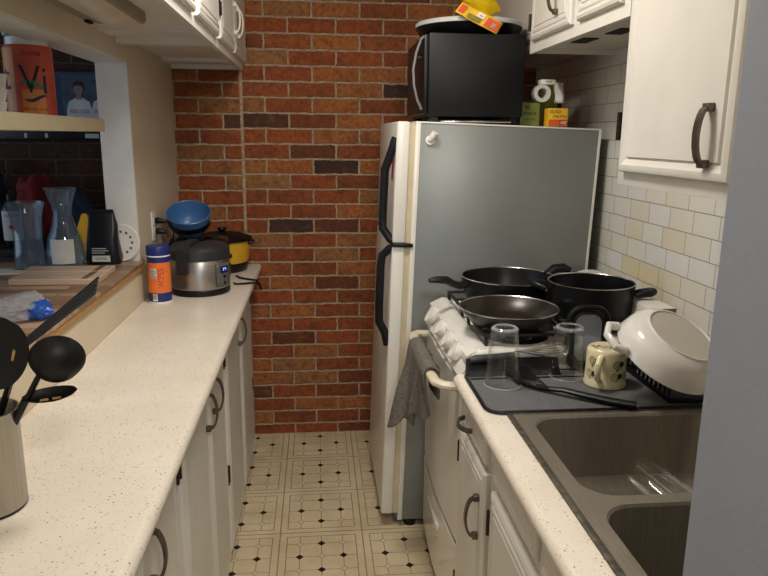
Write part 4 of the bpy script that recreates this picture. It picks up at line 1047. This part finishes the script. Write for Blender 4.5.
# ------------------------------------------------------------------ dining side beyond the pass-through
t = thing('picture_frame', 'dark framed photo of two players in white jerseys on the brick wall', 'picture', (-1.17, YB-.02, 1.63))
PX0, PX1, PZ0, PZ1 = -1.47, -.87, 1.487, 1.79; yf = YB-.03
m = MB(); m.box(PX0, PX1, yf, YB-.001, PZ0, PZ1, .004); fr = m.build('frame', M['dkframe'], t)
m = MB(); m.box(-1.16, -.88, yf-.002, yf-.0005, 1.525, 1.785); m.build('mat_board', M['matb'], t)
m = MB(); m.box(-1.135, -.885, yf-.004, yf-.0022, 1.535, 1.772); ph = m.build('photo', M['ph_bg'], t)
def flat(name, poly, mat, par, k): 
    m = MB(); m.prism(poly, yf-.0042-.0012*k, yf-.0041-.0012*(k-1), 'xz'); return m.build(name, mat, par)
def ell(cx_, cz, rx, rz, n=18): return [(cx_+rx*math.cos(2*PI*k/n), cz+rz*math.sin(2*PI*k/n)) for k in range(n)]
for ox, sc in ((-1.062, 1.0), (-.955, .96)):
    flat('jersey', [(ox-.062, 1.538), (ox-.056, 1.62), (ox-.045, 1.655), (ox-.015, 1.672), (ox+.015, 1.672), (ox+.045, 1.655), (ox+.052, 1.62), (ox+.05, 1.538)], M['jersey'], ph, 1)
    flat('neck', [(ox-.012, 1.665), (ox+.012, 1.665), (ox+.012, 1.69), (ox-.012, 1.69)], M['skin'], ph, 2)
    flat('face', ell(ox, 1.708, .020, .027), M['skin'], ph, 3)
    flat('hair', [(ox-.022, 1.715), (ox-.02, 1.738), (ox, 1.748), (ox+.02, 1.738), (ox+.023, 1.712), (ox+.014, 1.724), (ox-.012, 1.726)], M['hairp'], ph, 4)
    text('lettering', 'RED SOX', .024, M['inkr'], ph, (lambda x, y, d, ox=ox: (ox+x, yf-.0062-d, 1.612+y)), xs=.85)
for x, w in ((-1.31, .012), (-1.22, .012), (-1.02, .06)):
    m = MB(); m.box(x-w/2, x+w/2, yf-.002, yf-.0003, 1.495, 1.515); m.build('pale_spot', M['labelw'], fr)  # small pale rectangles along the bottom of the frame
t = thing('sideboard', 'dark wooden sideboard against the brick wall beyond the pass-through', 'cabinet', (-1.5, 3.1, 0))
m = MB(); m.box(-2.0, -.95, 2.86, YB-.005, .06, 1.03, .004); m.build('body', M['dkwood'], t)
m = MB(); m.box(-2.02, -.93, 2.84, YB-.003, 1.03, 1.055, .004); m.build('top', M['dkwood'], t)
for x in (-1.97, -1.0):
    m = MB(); m.box(x-.03, x+.03, 2.88, 3.30, 0, .06); m.build('foot', M['dkwood'], t)
for i, (nm, lab, c, s, mt, sd) in enumerate((('folded_cloth', 'rumpled red cloth lying on the dark sideboard', (-1.235, 3.16, 1.2), (.09, .09, .17), M['cloth_r'], 2.2), ('folded_cloth', 'rumpled dark blue cloth left of the red cloth on the sideboard', (-1.46, 3.2, 1.2), (.10, .08, .19), M['cloth_b'], 5.7), ('folded_cloth', 'small dark blue cloth heap right of the red cloth', (-1.08, 3.22, 1.15), (.06, .07, .13), M['cloth_b'], 9.1))):
    m = crumple(nm, lab, c, s, mt, sd, amp=.28)
    o = m.build(nm, mt, angle=60); tag(o, lab, 'cloth')
t = thing('bottle', 'dark bottle with white label at the left end of the sideboard', 'bottle', (-1.235, 2.92, 1.056))
T = Matrix.Translation((-1.245, 2.925, BZ))
m = MB(); m.lathe([(0, 0), (.034, 0), (.036, .004), (.036, .155), (.03, .172), (.013, .19), (.013, .215), (0, .215)], 28, T); m.build('glass', M['bagblk'], t)
m = MB(); m.lathe([(.0366, .03), (.0366, .15)], 28, T); lb = m.build('label', M['labelw'], t)
text('lettering', 'CROWN', .014, M['inkb'], lb, on_cyl(-1.245, 2.925, BZ+.13, .0368, math.radians(285)))
m = MB(); m.lathe([(0, 0), (.009, 0), (.009, .001), (0, .0012)], 14, frame((-1.245+.0372*math.cos(math.radians(285)), 2.925+.0372*math.sin(math.radians(285)), BZ+.085), (-math.sin(math.radians(285)), math.cos(math.radians(285)), 0), (0, 0, 1), (math.cos(math.radians(285)), math.sin(math.radians(285)), 0))); m.build('emblem', M['inkr'], lb)

# ------------------------------------------------------------------ light
def area(name, loc, target, sx, sy, energy, col, spread=None):
    l = bpy.data.lights.new(name, 'AREA'); l.shape = 'RECTANGLE'; l.size = sx; l.size_y = sy; l.energy = energy; l.color = col
    if spread: l.spread = spread
    o = bpy.data.objects.new(name, l); C.objects.link(o); o.location = loc
    o.rotation_euler = (Vector(target)-Vector(loc)).to_track_quat('-Z', 'Y').to_euler(); return o
WARM = (1, .95, .87); COOL = (.60, .77, 1)
area('ceiling_lamp', (.04, 1.70, H-.02), (.04, 1.70, 0), .30, .30, 19, WARM)
area('dining_lamp', (.27, -.30, 2.2), (.12, 1.2, 1.0), .25, .25, 18, WARM)
area('left_window', (-3.09, 1.65, 1.5), (0, 1.7, 1.4), 2.4, 1.4, 15, COOL)
area('rear_window', (.1, -2.55, 1.5), (.3, 1, 1.2), 1.2, 1.4, 12, COOL)
w = bpy.data.worlds.new('world'); bpy.context.scene.world = w; w.use_nodes = True
w.node_tree.nodes['Background'].inputs[0].default_value = (.75, .85, 1, 1); w.node_tree.nodes['Background'].inputs[1].default_value = .10

# ------------------------------------------------------------------ camera
yaw, pitch, roll, FP = .0991, .2191, -.0093, 681.4
cyw, syw, cp_, sp_ = math.cos(yaw), math.sin(yaw), math.cos(pitch), math.sin(pitch)
fw = Vector((syw*cp_, cyw*cp_, -sp_)); rt = Vector((cyw, -syw, 0)); dn = -rt.cross(fw)
r2 = rt*math.cos(roll)+dn*math.sin(roll); d2 = -rt*math.sin(roll)+dn*math.cos(roll)
cam = bpy.data.cameras.new('camera'); co = bpy.data.objects.new('camera', cam); C.objects.link(co)
co.matrix_world = frame((0, 0, 1.4576*1.04), r2, -d2, -fw)
cam.sensor_fit = 'HORIZONTAL'; cam.sensor_width = 36; cam.lens = FP/768*36; cam.clip_start = .02
sc = bpy.context.scene; sc.camera = co
sc.view_settings.view_transform = 'Standard'; sc.view_settings.look = 'None'; sc.view_settings.exposure = -0.14; sc.view_settings.gamma = 1
sc.view_settings.use_curve_mapping = False
sc.cycles.max_bounces = 10; sc.cycles.transparent_max_bounces = 24
